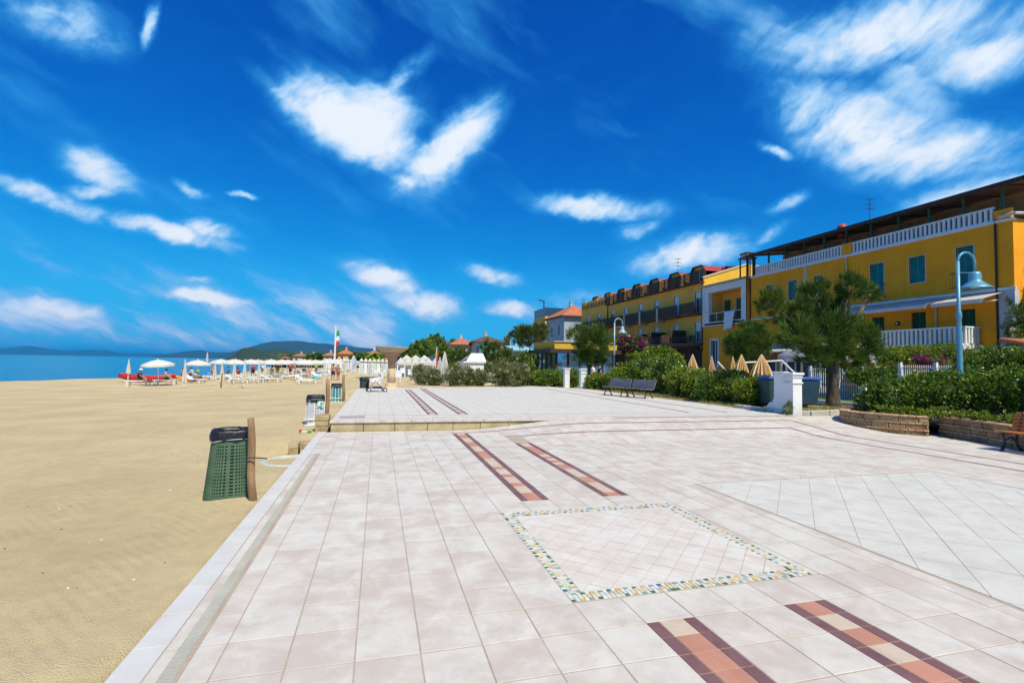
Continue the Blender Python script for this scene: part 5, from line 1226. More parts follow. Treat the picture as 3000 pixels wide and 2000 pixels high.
m.f += [(j * n + k, j * n + (k + 1) % n, (j + 1) * n + (k + 1) % n, (j + 1) * n + k) for j in range(5) for k in range(n)]
m.build('canvas', M_awn, tn, True)
for k in range(8): a = 2 * math.pi * (k + .5) / 8; MB((28, 24.5, 0)).box(28.5 + 2.4 * math.cos(a) - .05, 25.6 + 3.4 * math.sin(a) - .05, 0, 28.5 + 2.4 * math.cos(a) + .05, 25.6 + 3.4 * math.sin(a) + .05, 2.6).build('pole', M_wf, tn)
r = thing('garden_hut', 'small hut with red tiled roof at the right edge', 'hut', (26, 15, 0)); p = W(2965, 1003, 16.2)
m = MB((26, 15, 0)); m.box(p.x - .6, 15.2, 0, p.x + 2, 17.2, p.z - .2); m.build('wall', M_white, r)
for k in range(11):
    m = MB((26, 15, 0)); x_ = p.x - .6 + k * .21; m.tube([(x_, 15.1, p.z - .15), (x_ + .0, 16.3, p.z + .12)], .1, 8); m.build('roof_tile_row', M_tile_r, r)

# --- loggia house
lg = thing('loggia_house', 'narrow yellow house with white framed loggia and hanging towel', 'building', (VX, 42.5, 0)); off = lg.location[:]
facade(lg, 'x', VX - .2, 39.4, 46.0, 6.1, 10.5, [(40.07, 44.97, 6.5, 9.65)], M_white, .45, 'loggia_frame')
facade(lg, 'x', VX - .1, 39.4, 46.0, 0, 6.09, [(43.6, 44.7, 1.6, 4.6)], M_yel)
window(lg, 'x', VX - .1, 43.6, 44.7, 1.6, 4.6, 'glass', sur=.16, surm=M_white, blind=.0)
m = MB(off); m.box(VX + 1.6, 39.6, 6.0, VX + 1.7, 45.8, 10.3); m.box(VX + .3, 45.0, 6.0, VX + 1.6, 45.2, 10.3); m.box(VX + .3, 39.8, 6.0, VX + 1.6, 40.0, 10.3); m.box(VX + .26, 39.6, 9.7, VX + 1.6, 45.8, 9.8); m.build('loggia_wall', M_yel2, lg)
MB(off).box(VX - .2, 39.6, 6.2, VX + 1.6, 45.6, 6.4).build('loggia_floor', M_white, lg)
for u0, u1 in ((41.75, 42.75), (43.75, 44.55)): window(lg, 'x', VX + 1.59, u0, u1, 6.5, 8.9, 'shutter', M_dgr, -.1, 0)
for u in (40.07, 41.3, 42.5, 43.7, 44.9): MB(off).box(VX - .16, u, 6.5, VX - .1, u + .05, 7.4).build('railing_post', M_wf, lg)
MB(off).tube([(VX - .15, 40.07, 7.42), (VX - .15, 44.97, 7.42)], .035, 8).build('hand_rail', M_wf, lg)
m = MB(off)
for k in range(8): m.box(VX - .12, 40.1, 6.62 + k * .095, VX - .1, 44.95, 6.62 + k * .095 + .06)
m.build('railing_screen', M_brn, lg)
m = MB(off); m.slab([(VX - .5, 39.3, 10.5), (VX + 8, 39.3, 11.1), (VX + 8, 46., 11.1), (VX - .5, 46.0, 10.5)], .12, (0, 0, 1)); m.build('roof', M_cream, lg)
m = MB(off); m.box(VX - .3, 39.35, 10.37, VX - .12, 46., 10.45); m.build('gutter', M_brn, lg)
MB(off).quad((VX - .1, 39.4, 0), (VX + 8, 39.4, 0), (VX + 8, 39.4, 10.4), (VX - .1, 39.4, 10.4)).build('end_wall', M_yel, lg)
tw = thing('towel', 'white towel hanging over the loggia railing', 'towel', (VX - .25, 41.6, 7.4)); m = MB(); n = 12
for j in range(9):
    for i in range(n + 1): s = i / n; t_ = j / 8; m.v.append((-.02 - .1 * math.sin(t_ * 1.6) - .05 * math.sin(s * 9 + t_ * 2) * t_, -.75 + 1.5 * s * (1 - .1 * t_) + .25 * t_, .06 - 1.75 * t_ - .25 * s * t_))
m.f += [(j * (n + 1) + i, j * (n + 1) + i + 1, (j + 1) * (n + 1) + i + 1, (j + 1) * (n + 1) + i) for j in range(8) for i in range(n)]
o = m.build('cloth', M_blind, tw, True); o.modifiers.new('s', 'SOLIDIFY').thickness = .02
r = thing('chimney_cowl', 'dark metal chimney cowl on a frame between hotel and villa', 'chimney', (VX - .1, 39.3, 10.9)); m = MB()
for x_ in (-.45, .45):
    for y_ in (-.45, .45): m.box(x_ - .05, y_ - .05, -.5, x_ + .05, y_ + .05, 1.3)
m.build('frame', M_brn, r); MB().box(-.6, -.6, 1.3, .6, .6, 1.4).build('plate', M_brn, r); MB().box(-.42, -.42, 1.402, .42, .42, 1.75).build('cap', M_crw_, r); MB().box(-.5, -.5, 1.752, .5, .5, 1.85).build('cap_plate', M_brn, r)

# --- hotel
ht = thing('ochre_hotel', 'long ochre hotel with dark slatted balconies and red dormers', 'building', (VX, 60, 0)); off = ht.location[:]
H0, H1, H2 = 46.05, 69.2, 79.5
wy = [46.5, 50.6, 54.9, 58.9, 63.0, 67.1]
row2 = [(y_, y_ + 1.0, 7.75, 10.1) for y_ in wy]; row1 = [(y_, y_ + 1.0, 4.45, 6.75) for y_ in wy]
facade(ht, 'x', VX, H0, H1, 0, 11.0, row2 + row1, M_yel2)
row2b = [(72.0, 73.0, 7.75, 10.1), (76.0, 77.0, 7.75, 10.1)]
facade(ht, 'x', VX + .01, H1, H2, 0, 12.3, row2b, M_yel2, name='annex_wall')
for k, r_ in enumerate(row2 + row2b): window(ht, 'x', VX if k < 6 else VX + .01, *r_, 'glass', blind=(.3, .95, .3, .35, .9, .25, .3, .95)[k], sur=.08, surm=M_cream)
for k, r_ in enumerate(row1): window(ht, 'x', VX, *r_, 'glass', blind=(.45, .6, .3, .5, .4, .5)[k], sur=.08, surm=M_cream)
m = MB(off); m.quad((VX, H0, 0), (VX + 11, H0, 0), (VX + 11, H0, 13.4), (VX + 5.5, H0, 13.4), (VX, H0, 11.6)); m.build('gable_wall', M_yel3, ht); m = MB(off); m.quad((VX, H2, 0), (VX, H2, 12.3), (VX + 11, H2, 12.3), (VX + 11, H2, 0)); m.build('gable_wall', M_yel3, ht)
m = MB(off); m.slab([(VX - .15, H0 - .12, 11.62), (VX + 5.6, H0 - .12, 13.5), (VX + 5.6, H0 + .2, 13.5), (VX - .15, H0 + .2, 11.62)], .16, (0, 0, 1)); m.build('gable_coping', M_cream, ht)
m = MB(off); m.box(VX - .5, H0 - .05, 10.98, VX + .1, H1, 11.12); m.build('eaves', M_brn, ht)
for k in range(16):
    m = MB(off); m.box(VX - .03, H1 + .4 + k * .62, 11.3, VX + .005, H1 + .4 + k * .62 + .3, 12.0); m.build('parapet_slot', M_rbn, ht)
m = MB(off); m.box(VX - .05, H1, 12.3, VX + .3, H2, 12.45); m.build('parapet_cap', M_cream, ht)
for y_ in (H0 + .12, H1): MB(off).tube([(VX - .08, y_, 3.5), (VX - .08, y_, 11)], .07, 6).build('downpipe', M_brn, ht)
# slatted timber railings
def slat_rail(root, xo, u0, u1, z0, z1, n, panel, close=True, nm='slatted_railing'):
    off = root.location[:]; m = MB(off); k = max(int((u1 - u0) / panel), 1)
    for i in range(k + 1): u = u0 + (u1 - u0) * i / k; m.box(xo - .05, u - .05, z0, xo + .05, u + .05, z1 + .04)
    m.box(xo - .06, u0, z1 - .06, xo + .06, u1, z1 + .03)
    rl = m.build(nm, M_brn, root)
    h = (z1 - z0 - .12) / n; me = MB().box(-.02, u0 - off[1], 0, .02, u1 - off[1], h * .78).mesh('slat', M_brn)
    for i in range(n): o = link('slat', me, rl); o.location = (xo - off[0], 0, z0 + .04 + i * h)
    return rl
slat_rail(ht, VX - .42, H0 + .2, H1, 11.15, 12.3, 6, 1.35, nm='roof_railing')
slab = MB(off).box(VX - 1.05, 49.6, 7.45, VX, H2 - .2, 7.62).build('balcony_slab', M_rbn, ht)
slat_rail(ht, VX - 1.02, 49.6, 66, 7.62, 8.8, 8, 4.1); slat_rail(ht, VX - 1.02, 66.5, H2 - .2, 7.62, 8.8, 8, 3.4)
MB(off).box(VX - 1.05, H0 + .15, 7.45, VX, 48.9, 7.62).build('balcony_slab', M_rbn, ht); slat_rail(ht, VX - 1.02, H0 + .15, 48.9, 7.62, 8.8, 11, 2.7)
for u in (53.6, 57.8, 62.0): MB(off).box(VX - 1.1, u - .18, 7.1, VX - .05, u + .18, 8.9).build('balcony_divider', M_cream, ht)
for u in (49.2, 53.4, 57.6, 61.7, 65.8):
    m = MB(off); m.box(VX - 2.2, u - .06, 4.4, VX - .05, u + .06, 5.9); m.box(VX - 3.2, u - .06, 4.4, VX - 2.2, u + .06, 5.3); m.build('terrace_screen', M_brn, ht)
# ground-floor terrace on a timber pergola
tp = [(VX + .0, 46.2), (VX + 0, 75), (28.6, 75), (28.6, 57), (33.0, 46.2)][::-1]
m = MB(off); m.prism(tp[::-1], 4.05, 4.38); m.build('terrace_slab', pm('brown_fascia', (.14, .07, .05), (.11, .055, .04), 2, .8, coord='World'), ht)
m = MB(off); m.box(VX - .12, 46.3, .1, VX - .02, 75, 3.74); m.build('terrace_shade_panel', M_brn, ht)  # dark sheet added over the wall, its colour standing in for the terrace's shade
m = MB(off); m.prism([(VX - .1, 46.5), (VX - .1, 75), (29.2, 75), (29.2, 57.3), (33.2, 46.5)], 3.75, 4.04); m.build('pergola_beam', M_brn, ht)
for q in ((32.8, 46.8), (31.3, 50.3), (29.8, 54), (28.8, 58), (28.8, 63), (28.8, 68), (28.8, 74)): MB(off).box(q[0] - .12, q[1] - .12, 0, q[0] + .12, q[1] + .12, 3.74).build('pergola_post', M_brn, ht)
m = MB(off); a = Vector((33.0, 46.3, 0)); b_ = Vector((28.7, 57, 0)); rl = None
for z_ in (4.62, 4.85, 5.05): m.bar(a + Vector((0, 0, z_)), b_ + Vector((0, 0, z_)), .05, .1)
for k in range(9): q = a.lerp(b_, k / 8); m.box(q.x - .05, q.y - .05, 4.38, q.x + .05, q.y + .05, 5.15)
m.build('terrace_railing', M_brn, ht)
M_chair = pm('black_chair', (.02, .02, .025))
for k in range(6):
    q = a.lerp(b_, .08 + k * .15) + Vector((.7, .5, 4.38)); c = thing('terrace_chair', 'black garden chair on the hotel terrace behind the railing', 'chair', q, R(40 * k), 'chairs on the hotel terrace')
    MB().box(-.22, -.22, .4, .22, .22, .44).build('seat', M_chair, c); MB().box(.18, -.22, .44, .22, .22, .92).build('backrest', M_chair, c)
    for x_ in (-.2, .2):
        for y_ in (-.2, .2): MB().box(x_ - .015, y_ - .015, 0, x_ + .015, y_ + .015, .4).build('leg', M_chair, c)
# mansard with red dormers
m = MB(off); m.quad((VX + 1.8, H0 + .3, 11.1), (VX + 1.8, H2, 11.1), (VX + 3.2, H2, 13.1), (VX + 3.2, H0 + .3, 13.1)); m.quad((VX + 3.2, H0 + .3, 13.1), (VX + 3.2, H2, 13.1), (VX + 11, H2, 13.6), (VX + 11, H0 + .3, 13.6)); m.build('mansard_roof', M_red, ht)
for k in range(7):
    u0 = H0 + .7 + k * 4.55; u1 = u0 + 2.6; zt = 13.15; f0 = VX + .9
    prof = [(u0, 11.2), (u0, 12.5), (u0 + .5, zt), (u1 - .5, zt), (u1, 12.5), (u1, 11.2)]
    m = MB(off); n = len(prof)
    m.add([(f0, u, z_) for u, z_ in prof], [tuple(range(n))]); fr = m.build('dormer', M_yel2, ht)
    m = MB(off)
    for i in range(n - 1):
        (ua, za), (ub, zb) = prof[i], prof[i + 1]; m.slab([(f0 - .25, ua, za), (f0 - .25, ub, zb), (VX + 4, ub, zb), (VX + 4, ua, za)], .02, (0, 0, 1))
    m.build('dormer_roof', M_red, fr)
    m = MB(off)
    for i in range(n - 1):
        m.bar((f0 - .22, *prof[i]), (f0 - .22, *prof[i + 1]), .16, .14)
    m.build('dormer_rim', M_brn, fr)
    m = MB(off); m.box(f0 - .03, u0 + .7, 11.25, f0 - .005, u1 - .5, 12.75); dw = m.build('dormer_window', M_glass, fr)
    m = MB(off); m.box(VX - .2, u1 + .6, 11.12, f0 + 1.0, u1 + .8, 12.55); m.build('partition_wall', M_yel3, ht)

# --- glass pavilion
pv_ = thing('glass_pavilion', 'glass restaurant pavilion with brown posts and yellow roof band', 'building', (16.5, 44.3, 0)); off = pv_.location[:]
x0, x1, y0, y1 = 16.4, 22.6, 44.3, 50.5; zt = W(1598, 998, 44.3).z
m = MB(off); m.box(x0 - .3, y0 - .3, zt - .75, x1, y1, zt - .08); m.build('roof_band', M_yel3, pv_)
m = MB(off); m.box(x0 - .42, y0 - .42, zt - .078, x1, y1, zt); m.build('roof_edge', M_cream, pv_)
m = MB(off); m.box(x0 - .9, y0 - .9, zt - 1.12, x1 + .2, y1, zt - .76); m.build('eaves_beam', M_brn, pv_)
zb = zt - 1.13
for k in range(6): MB(off).box(x0 + k * 1.2 - .1, y0 - .1, .1, x0 + k * 1.2 + .1, y0 + .1, zb).build('post', M_brn, pv_)
for k in range(1, 5): MB(off).box(x0 - .1, y0 + k * 1.4 - .1, .1, x0 + .1, y0 + k * 1.4 + .1, zb).build('post', M_brn, pv_)
for k in range(5):
    pn = MB(off).box(x0 + k * 1.2 + .11, y0 - .02, .12, x0 + k * 1.2 + 1.09, y0 + .02, zb - .01).build('glass_panel', M_gsea, pv_); MB(off).box(x0 + k * 1.2 + .11, y0 - .05, zb - .75, x0 + k * 1.2 + 1.09, y0 - .021, zb - .68).build('glazing_bar', M_blind, pn)
for k in range(4): MB(off).box(x0 - .02, y0 + k * 1.4 + .11, .12, x0 + .02, y0 + k * 1.4 + 1.29, zb - .01).build('glass_panel', M_gsea, pv_)

# --- houses beyond
def hip_house(name, label, x0, x1, y0, y1, z0, zw, zr, wallm, roofm, wins=(), eave=.5, winw=None, surm=None):
    r = thing(name, label, 'building', (x0, y0, z0)); off = (x0, y0, z0)
    rx = [w_ for w_ in wins if w_[0] == 'x']; ry = [w_ for w_ in wins if w_[0] == 'y']
    facade(r, 'x', x0, y0, y1, z0, zw, [w_[1:5] for w_ in rx], wallm); facade(r, 'y', y0, x0, x1, z0, zw, [w_[1:5] for w_ in ry], wallm)
    MB(off).quad((x1, y0, z0), (x1, y1, z0), (x1, y1, zw), (x1, y0, zw)).build('wall', wallm, r)
    for w_ in wins: window(r, w_[0], x0 if w_[0] == 'x' else y0, *w_[1:5], w_[5] if len(w_) > 5 else 'glass', M_dgr, .2, .1, surm, 0)
    e = eave; xm, ym = (x0 + x1) / 2, (y0 + y1) / 2; hx = min(x1 - x0, y1 - y0) / 2
    a, b_ = ((x0 + hx, ym), (x1 - hx, ym)) if x1 - x0 > y1 - y0 else ((xm, y0 + hx), (xm, y1 - hx))
    A, B_, C_, D_ = (x0 - e, y0 - e, zw), (x1 + e, y0 - e, zw), (x1 + e, y1 + e, zw), (x0 - e, y1 + e, zw); m = MB(off)
    P_, Q_ = (*a, zr), (*b_, zr)
    if x1 - x0 > y1 - y0: m.quad(A, B_, Q_, P_); m.quad(B_, C_, Q_); m.quad(C_, D_, P_, Q_); m.quad(D_, A, P_)
    else: m.quad(A, B_, P_); m.quad(B_, C_, Q_, P_); m.quad(C_, D_, Q_); m.quad(D_, A, P_, Q_)
    m.build('roof', roofm, r)
    m = MB(off); m.box(x0 - e, y0 - e, zw - .22, x1 + e, y1 + e, zw - .005); m.build('eaves', M_rbn, r)
    m = MB(off); m.box(xm - .3, ym - .3, zr - .6, xm + .3, ym + .3, zr + .8); m.box(xm - .4, ym - .4, zr + .8, xm + .4, ym + .4, zr + .95); m.build('chimney', wallm, r)
    return r
M_gry = pm('blue_grey_render', (.40, .46, .50), (.33, .40, .45), .4, .9, .2, 8, coord='World')
gx0 = 34.; gy0 = 88.; zw = W(1653, 928, gy0).z
c_ = WX(1653, 925, 34.5)
hip_house('grey_house', 'blue grey house with orange hipped roof beside the hotel', 34.5, 41.5, c_.y, c_.y + 10.5, 0, c_.z + .1, c_.z + 2.6, M_gry, M_tile_r,
          [('x', c_.y + 2.2, c_.y + 3.3, 7.6, 9.8), ('x', c_.y + 6.3, c_.y + 7.4, 7.4, 9.6), ('y', 37, 38, 7.6, 9.6, 'shutter')], .7, surm=M_white)
p = WX(1565, 940, 36); q = WX(1597, 932, 36); r = thing('ochre_tower_block', 'ochre flat roofed block behind the umbrella pine', 'building', (36, p.y, 0))
facade(r, 'x', 36, q.y, p.y, 0, 12.6, [], M_yel2); MB((36, p.y, 0)).box(36.0, q.y, 12.6, 44, p.y, 14.6).build('blue_parapet', pm('blue_glass_rail', (.03, .07, .13), rough=.2), r); facade(r, 'y', q.y, 36, 44, 0, 12.6, [], M_yel2)
p = WX(1593, 930, 37); r = thing('light_mast', 'tall dark mast with floodlight above the grey house', 'mast', (37, p.y, 0)); zt_ = WX(1596, 882, 37).z
MB().tube([(0, 0, 0), (0, 0, zt_)], [.22, .16], 8).build('mast', M_iron, r); MB().bar((0, 0, zt_), (-1.3, 0, zt_ + .3), .3, .25).build('floodlight', M_iron, r)
def house_px(name, label, px0, px1, ytop, yroof, Y_, dep, wallm, roofm, wins=0, cat='building'):
    a, b_ = W(px0, ytop, Y_), W(px1, ytop, Y_); zr = W(px0, yroof, Y_).z; wd = b_.x - a.x; ws = []
    for k in range(wins): u = a.x + wd * (k + .5) / wins; ws.append(('y', u - .5, u + .5, a.z - 2.3, a.z - .8))
    return hip_house(name, label, a.x, b_.x, Y_, Y_ + dep, 0, a.z, zr, wallm, roofm, ws, .6)
M_crw = pm('cream_render', (.60, .52, .40), (.52, .45, .34), .4, .9, coord='World')
house_px('red_roof_house', 'cream house with red hipped roof left of the blue balcony house', 1325, 1392, 1008, 988, 118, 9, M_crw, M_tile_r, 3)
r = house_px('brown_roof_house', 'brown gabled house with blue awnings behind the tamarisk', 1395, 1475, 1000, 980, 112, 10, M_crw, M_rbn, 3)
a = W(1405, 1012, 108); b_ = W(1450, 1045, 108); MB((r.location)).box(a.x, 108, b_.z, b_.x, 111.9, a.z).build('blue_awning', pm('blue_awning', (.06, .27, .38), (.08, .32, .44), 1, .7, coord='World'), r)
r = thing('blue_canopy_house', 'pale blue canopied veranda left of the glass pavilion', 'building', (0, 0, 0)); a = W(1505, 1010, 92); b_ = W(1555, 1050, 92); m = MB(); m.box(a.x, 92, .1, b_.x, 98, a.z - 1.2); m.build('wall', M_crw, r); MB().slab([(a.x - .3, 91, a.z - .9), (b_.x + .3, 91, a.z - .9), (b_.x + .3, 98, a.z), (a.x - .3, 98, a.z)], .15, (0, 0, 1)).build('canopy', pm('pale_blue_canvas', (.35, .55, .62), (.42, .6, .66), 1, .7, coord='World'), r)
FH = [(858, 900, 1042, 1035, 230, 'far orange roofed beach house, leftmost of the roofs', M_crw), (905, 925, 1040, 1036, 240, 'small far orange roof between two bigger ones', M_crw), (948, 985, 1041, 1031, 210, 'far house with red roof left of the flagpole', M_crw), (990, 1035, 1036, 1022, 200, 'ochre house with flat terrace right of the flagpole', M_yel2), (1085, 1108, 1034, 1024, 190, 'pale house behind the stone basin', M_white), (1040, 1080, 1046, 1040, 180, 'low dark roofed beach bar left of the stone basin', M_crw), (1120, 1150, 1052, 1045, 150, 'low terracotta wall house behind the palm', M_tile_r), (815, 850, 1048, 1044, 260, 'low far beach house above the umbrellas', M_rbn)]
for (px0, px1, yt, yr, Y_, lb, wm_) in FH: house_px('beach_house', lb, px0, px1, yt, yr, Y_, 8, wm_, M_tile_r, 2)
# white beach restaurant canopies and kiosk
def canopy_house(label, px0, px1, ye, yp, yb, Y_, n=5):
    a, b_ = W(px0, ye, Y_), W(px1, ye, Y_); zp = W(px0, yp, Y_).z; r = thing('beach_restaurant', label, 'building', (a.x, Y_, 0)); off = (a.x, Y_, 0); wd = (b_.x - a.x) / n
    for k in range(n):
        x0, x1 = a.x + k * wd, a.x + (k + 1) * wd; xm = (x0 + x1) / 2; m = MB(off)
        A, B_, C_, D_ = (x0, Y_, a.z), (x1, Y_, a.z), (x1, Y_ + 4, a.z), (x0, Y_ + 4, a.z); P_ = (xm, Y_ + 2, zp)
        for q in ((A, B_, P_), (B_, C_, P_), (C_, D_, P_), (D_, A, P_)): m.quad(*q)
        m.box(x0, Y_ - .03, a.z - .35, x1, Y_, a.z - .005); m.build('canopy', M_awn, r); MB(off).box(x0 - .06, Y_ - .06, -.1, x0 + .06, Y_ + .06, a.z - .36).build('post', M_wf, r)
    MB(off).box(a.x, Y_ + 4.1, -.1, b_.x, Y_ + 4.3, a.z).build('back_wall', M_white, r)
    for k in range(n): MB(off).box(a.x + k * wd + .4, Y_ + 4.05, .9, a.x + (k + 1) * wd - .4, Y_ + 4.099, a.z - .7).build('dark_opening', M_glass, r)
    return r
canopy_house('white tented beach restaurant right of the stone basin', 1165, 1290, 1060, 1046, 1100, 62, 6)
canopy_house('white tented beach bar behind the restaurant', 1180, 1260, 1050, 1038, 1100, 72, 3)
r = thing('beach_kiosk', 'small white kiosk with pitched roof behind the oleanders', 'kiosk', W(1390, 1060, 40)); a, b_ = W(1362, 1062, 40), W(1418, 1062, 40); r.location = (a.x, 40, .1); off = (a.x, 40, .1); zp = W(1390, 1043, 41.5).z
m = MB(off); m.box(a.x, 40, .1, b_.x, 43, a.z); m.build('wall', M_white, r); m = MB(off); m.box(a.x - .15, 39.85, a.z, b_.x + .15, 43.1, a.z + .12); m.quad((a.x + .1, 40, a.z + .13), (b_.x + .2, 40, a.z + .13), (b_.x + .2, 41.5, zp + .25), (a.x + .8, 41.5, zp + .25)); m.quad((a.x + .8, 41.5, zp + .25), (b_.x + .2, 41.5, zp + .25), (b_.x + .2, 43, a.z + .13), (a.x + .1, 43, a.z + .13)); m.build('roof', M_white, r)
# ------------------------------------------------------------------ beach: cabins, umbrellas, loungers, people
M_cab = pm('white_cabin_board', (.78, .78, .76), (.70, .70, .69), 2, .7, coord='World')
def cabins(label, px0, px1, yt, yb, Y_, n, door):
    a, b_ = W(px0, yt, Y_), W(px1, yt, Y_); zb = W(px0, yb, Y_).z; wd = (b_.x - a.x) / n
    for k in range(n):
        c = thing('beach_cabin', label, 'cabin', (a.x + (k + .5) * wd, Y_, zb - .1), 0, label[:40]); h = a.z - zb + .1
        MB().box(-wd / 2 + .04, 0, 0, wd / 2 - .04, 1.6, h).build('wall', M_cab, c); MB().add([(-wd / 2, -.15, h + .01), (wd / 2, -.15, h + .01), (0, -.15, h + .35), (-wd / 2, 1.7, h + .01), (wd / 2, 1.7, h + .01), (0, 1.7, h + .35)], [(0, 1, 2), (3, 5, 4), (0, 2, 5, 3), (1, 4, 5, 2), (0, 3, 4, 1)]).build('roof', M_white, c)
        MB().box(-wd * .25, -.03, .05, wd * .25, -.005, h * .82).build('door', door[k % len(door)], c)
D1 = [pm('pale_blue_door', (.45, .58, .68)), M_blind, pm('grey_door', (.35, .4, .42))]
cabins('white beach cabin in the row left of the stone basin', 1052, 1140, 1058, 1094, 58, 7, D1)
cabins('white beach cabin in the far row behind the umbrellas', 950, 1045, 1056, 1078, 88, 9, D1)
M_umb = pm('cream_umbrella', (.80, .76, .66), (.74, .69, .58), 3, .85, trans=.35)
M_umbw = pm('white_umbrella', (.80, .79, .76), (.75, .74, .70), 3, .85, trans=.35)
def umbrella(label, group, mat, rad=1.15, h=2.15):
    r = thing('beach_umbrella', label, 'umbrella', (0, 0, 0), 0, group); n = 8; m = MB()
    MB().tube([(0, 0, -.2), (0, 0, h)], .024, 6).build('pole', M_pole, r)
    for q, z_ in ((rad, h - .52), (rad, h - .40), (rad * .75, h - .24), (rad * .4, h - .09), (0.02, h)):
        for i in range(n * 2): a = math.pi * i / n; rr = q * (1 - .035 * (i % 2)); m.v.append((rr * math.cos(a), rr * math.sin(a), z_ - .02 * (i % 2) * (q > 1)))
    k = n * 2; m.f += [(j * k + i, j * k + (i + 1) % k, (j + 1) * k + (i + 1) % k, (j + 1) * k + i) for j in range(4) for i in range(k)]
    m.build('canopy', mat, r)
    m = MB()
    for i in range(8): a = math.pi * i / 4; m.tube([(0, 0, h - .55), (rad * .6 * math.cos(a), rad * .6 * math.sin(a), h - .2)], .008, 4)
    m.build('struts', M_pole, r); MB().lathe([(.0, h - .01), (.03, h), (.02, h + .07), (0, h + .09)], 8).build('finial', M_pole, r)
    return r
M_lngw = pm('white_lounger_frame', (.78, .78, .78)); M_lngb = pm('white_lounger_mesh', (.70, .72, .76), (.62, .65, .72), 6, .8); M_lngblue = pm('blue_lounger_mesh', (.16, .22, .42), (.2, .28, .5), 6, .8)
def lounger(label, group, mat, up=.35):
    r = thing('sun_lounger', label, 'lounger', (0, 0, 0), 0, group)
    m = MB(); m.bar((-.95, -.3, .34), (.3, -.3, .34), .05); m.bar((-.95, .3, .34), (.3, .3, .34), .05); m.bar((-.95, -.3, .34), (-.95, .3, .34), .05); m.build('frame', M_lngw, r)
    MB().slab([(-.94, -.28, .37), (.3, -.28, .37), (.3, .28, .37), (-.94, .28, .37)], .03, (0, 0, 1)).build('seat', mat, r)
    MB().slab([(.31, -.28, .37), (.98, -.28, .37 + up), (.98, .28, .37 + up), (.31, .28, .37)], .03, (0, 0, 1)).build('backrest', mat, r)
    for x_ in (-.8, .55):
        for y_ in (-.3, .3): MB().box(x_ - .03, y_ - .025, 0, x_ + .03, y_ + .025, .34).build('leg', M_lngw, r)
    return r
ub = umbrella('white open beach umbrella in the crowded far rows', 'open umbrellas in the far rows', M_umbw); ubc = None
first = True
def place(proto, loc, rz, first, label=None, group=None):
    o = proto if first else copy_tree(proto)
    o.location = loc; o.rotation_euler = (0, 0, rz)
    if label: o['label'] = label
    return o
# near umbrella
u0 = umbrella('large white open umbrella nearest, above the seated woman', None, M_umbw, 1.1, 2.05); p = gs(465, 1130); u0.location = (p.x, p.y, p.z); u0.rotation_euler = (R(3), R(-4), .3)
u1 = umbrella('white open umbrella second from the left, beside a closed one', None, M_umbw, 1.1, 2.05); p = gs(577, 1118); u1.location = p
cnt = 0
for j in range(17):
    for i in range(4):
        Y_ = 55 + j * 4.4 + random.uniform(-.7, .7); X_ = -16.8 + i * 3.2 + j * .12 + random.uniform(-.4, .4)
        if random.random() < .12: continue
        place(ub, (X_, Y_, zs(X_, Y_)), random.random(), cnt == 0); cnt += 1
# closed umbrellas
CU = [(378, 1052, 1095, 42, 'leftmost closed white umbrella by the red boat'), (543, 1052, 1118, 40, 'closed cream umbrella between the two nearest open ones'), (631, 1056, 1112, 45, 'closed cream umbrella third from the left'), (652, 1056, 1112, 47, 'closed cream umbrella behind the leaning pale post'), (688, 1055, 1110, 46, 'closed cream umbrella left of the tall one'), (718, 1052, 1118, 40, 'tall closed cream umbrella in front of the rows'), (760, 1054, 1105, 48, 'closed cream umbrella right of the tall one'), (777, 1056, 1105, 50, 'slim closed cream umbrella before the crowd'), (951, 1058, 1100, 48, 'closed cream umbrella beside the two standing bathers')]
for k, (px, yt, yb, Y_, lb) in enumerate(CU):
    p = W(px, yt, Y_); zb = zs(p.x, Y_); closed_parasol('closed_umbrella', lb, (p.x, Y_, zb), p.z, W(px, yb, Y_).z if px != 378 else W(px, 1093, Y_).z, .14, M_umb, M_pole, None, 8)
# folded white garden parasols by the oleanders
for px, yt, yb, Y_, hw, lb in ((1303, 1030, 1110, 36, 14, 'tall folded white parasol between the oleanders'), (1289, 1045, 1100, 38, 9, 'slim folded white parasol behind the tall one')):
    p = W(px, yt, Y_); closed_parasol('folded_parasol', lb, (p.x, Y_, .15), p.z, W(px, yb, Y_).z, hw * cdepth(p) / FPX, M_umbw, M_pole)
# loungers
lw = lounger('white sun lounger among the umbrella rows', 'loungers among the umbrella rows', M_lngb); lb_ = lounger('blue sun lounger among the umbrella rows', 'blue loungers among the umbrella rows', M_lngblue, .5)
cw = cb = 0
for j in range(15):
    for i in range(4):
        Y_ = 49.5 + j * 4.4 + random.uniform(-.8, .8); X_ = -16. + i * 3.2 + random.uniform(-.6, .6)
        if random.random() < .2: continue
        if random.random() < .68: place(lw, (X_, Y_, zs(X_, Y_)), R(random.choice((0, 180, 20, 160)) + random.uniform(-15, 15)), cw == 0); cw += 1
        else: place(lb_, (X_, Y_, zs(X_, Y_)), R(random.choice((0, 180)) + random.uniform(-15, 15)), cb == 0); cb += 1
for px, py, rz, lb in ((905, 1124, 8, 'empty white sun lounger left of the two standing bathers'), (705, 1122, 10, 'white sun lounger with flat back in front of the rows'), (740, 1120, 200, 'white sun lounger with raised back beside the tall closed umbrella'), (490, 1126, 0, 'white sun lounger under the seated woman'), (410, 1128, 0, 'white sun lounger under the person in a white cap'), (610, 1110, 5, 'white sun lounger right of the orange pedal boat'), (640, 1110, 170, 'white sun lounger left of the leaning pale post'), (1010, 1100, 5, 'white sun lounger behind the feather banner')):
    p = gs(px, py); o = lounger(lb, None, M_lngb, .3 if rz else .12); o.location = p; o.rotation_euler = (0, 0, R(rz))
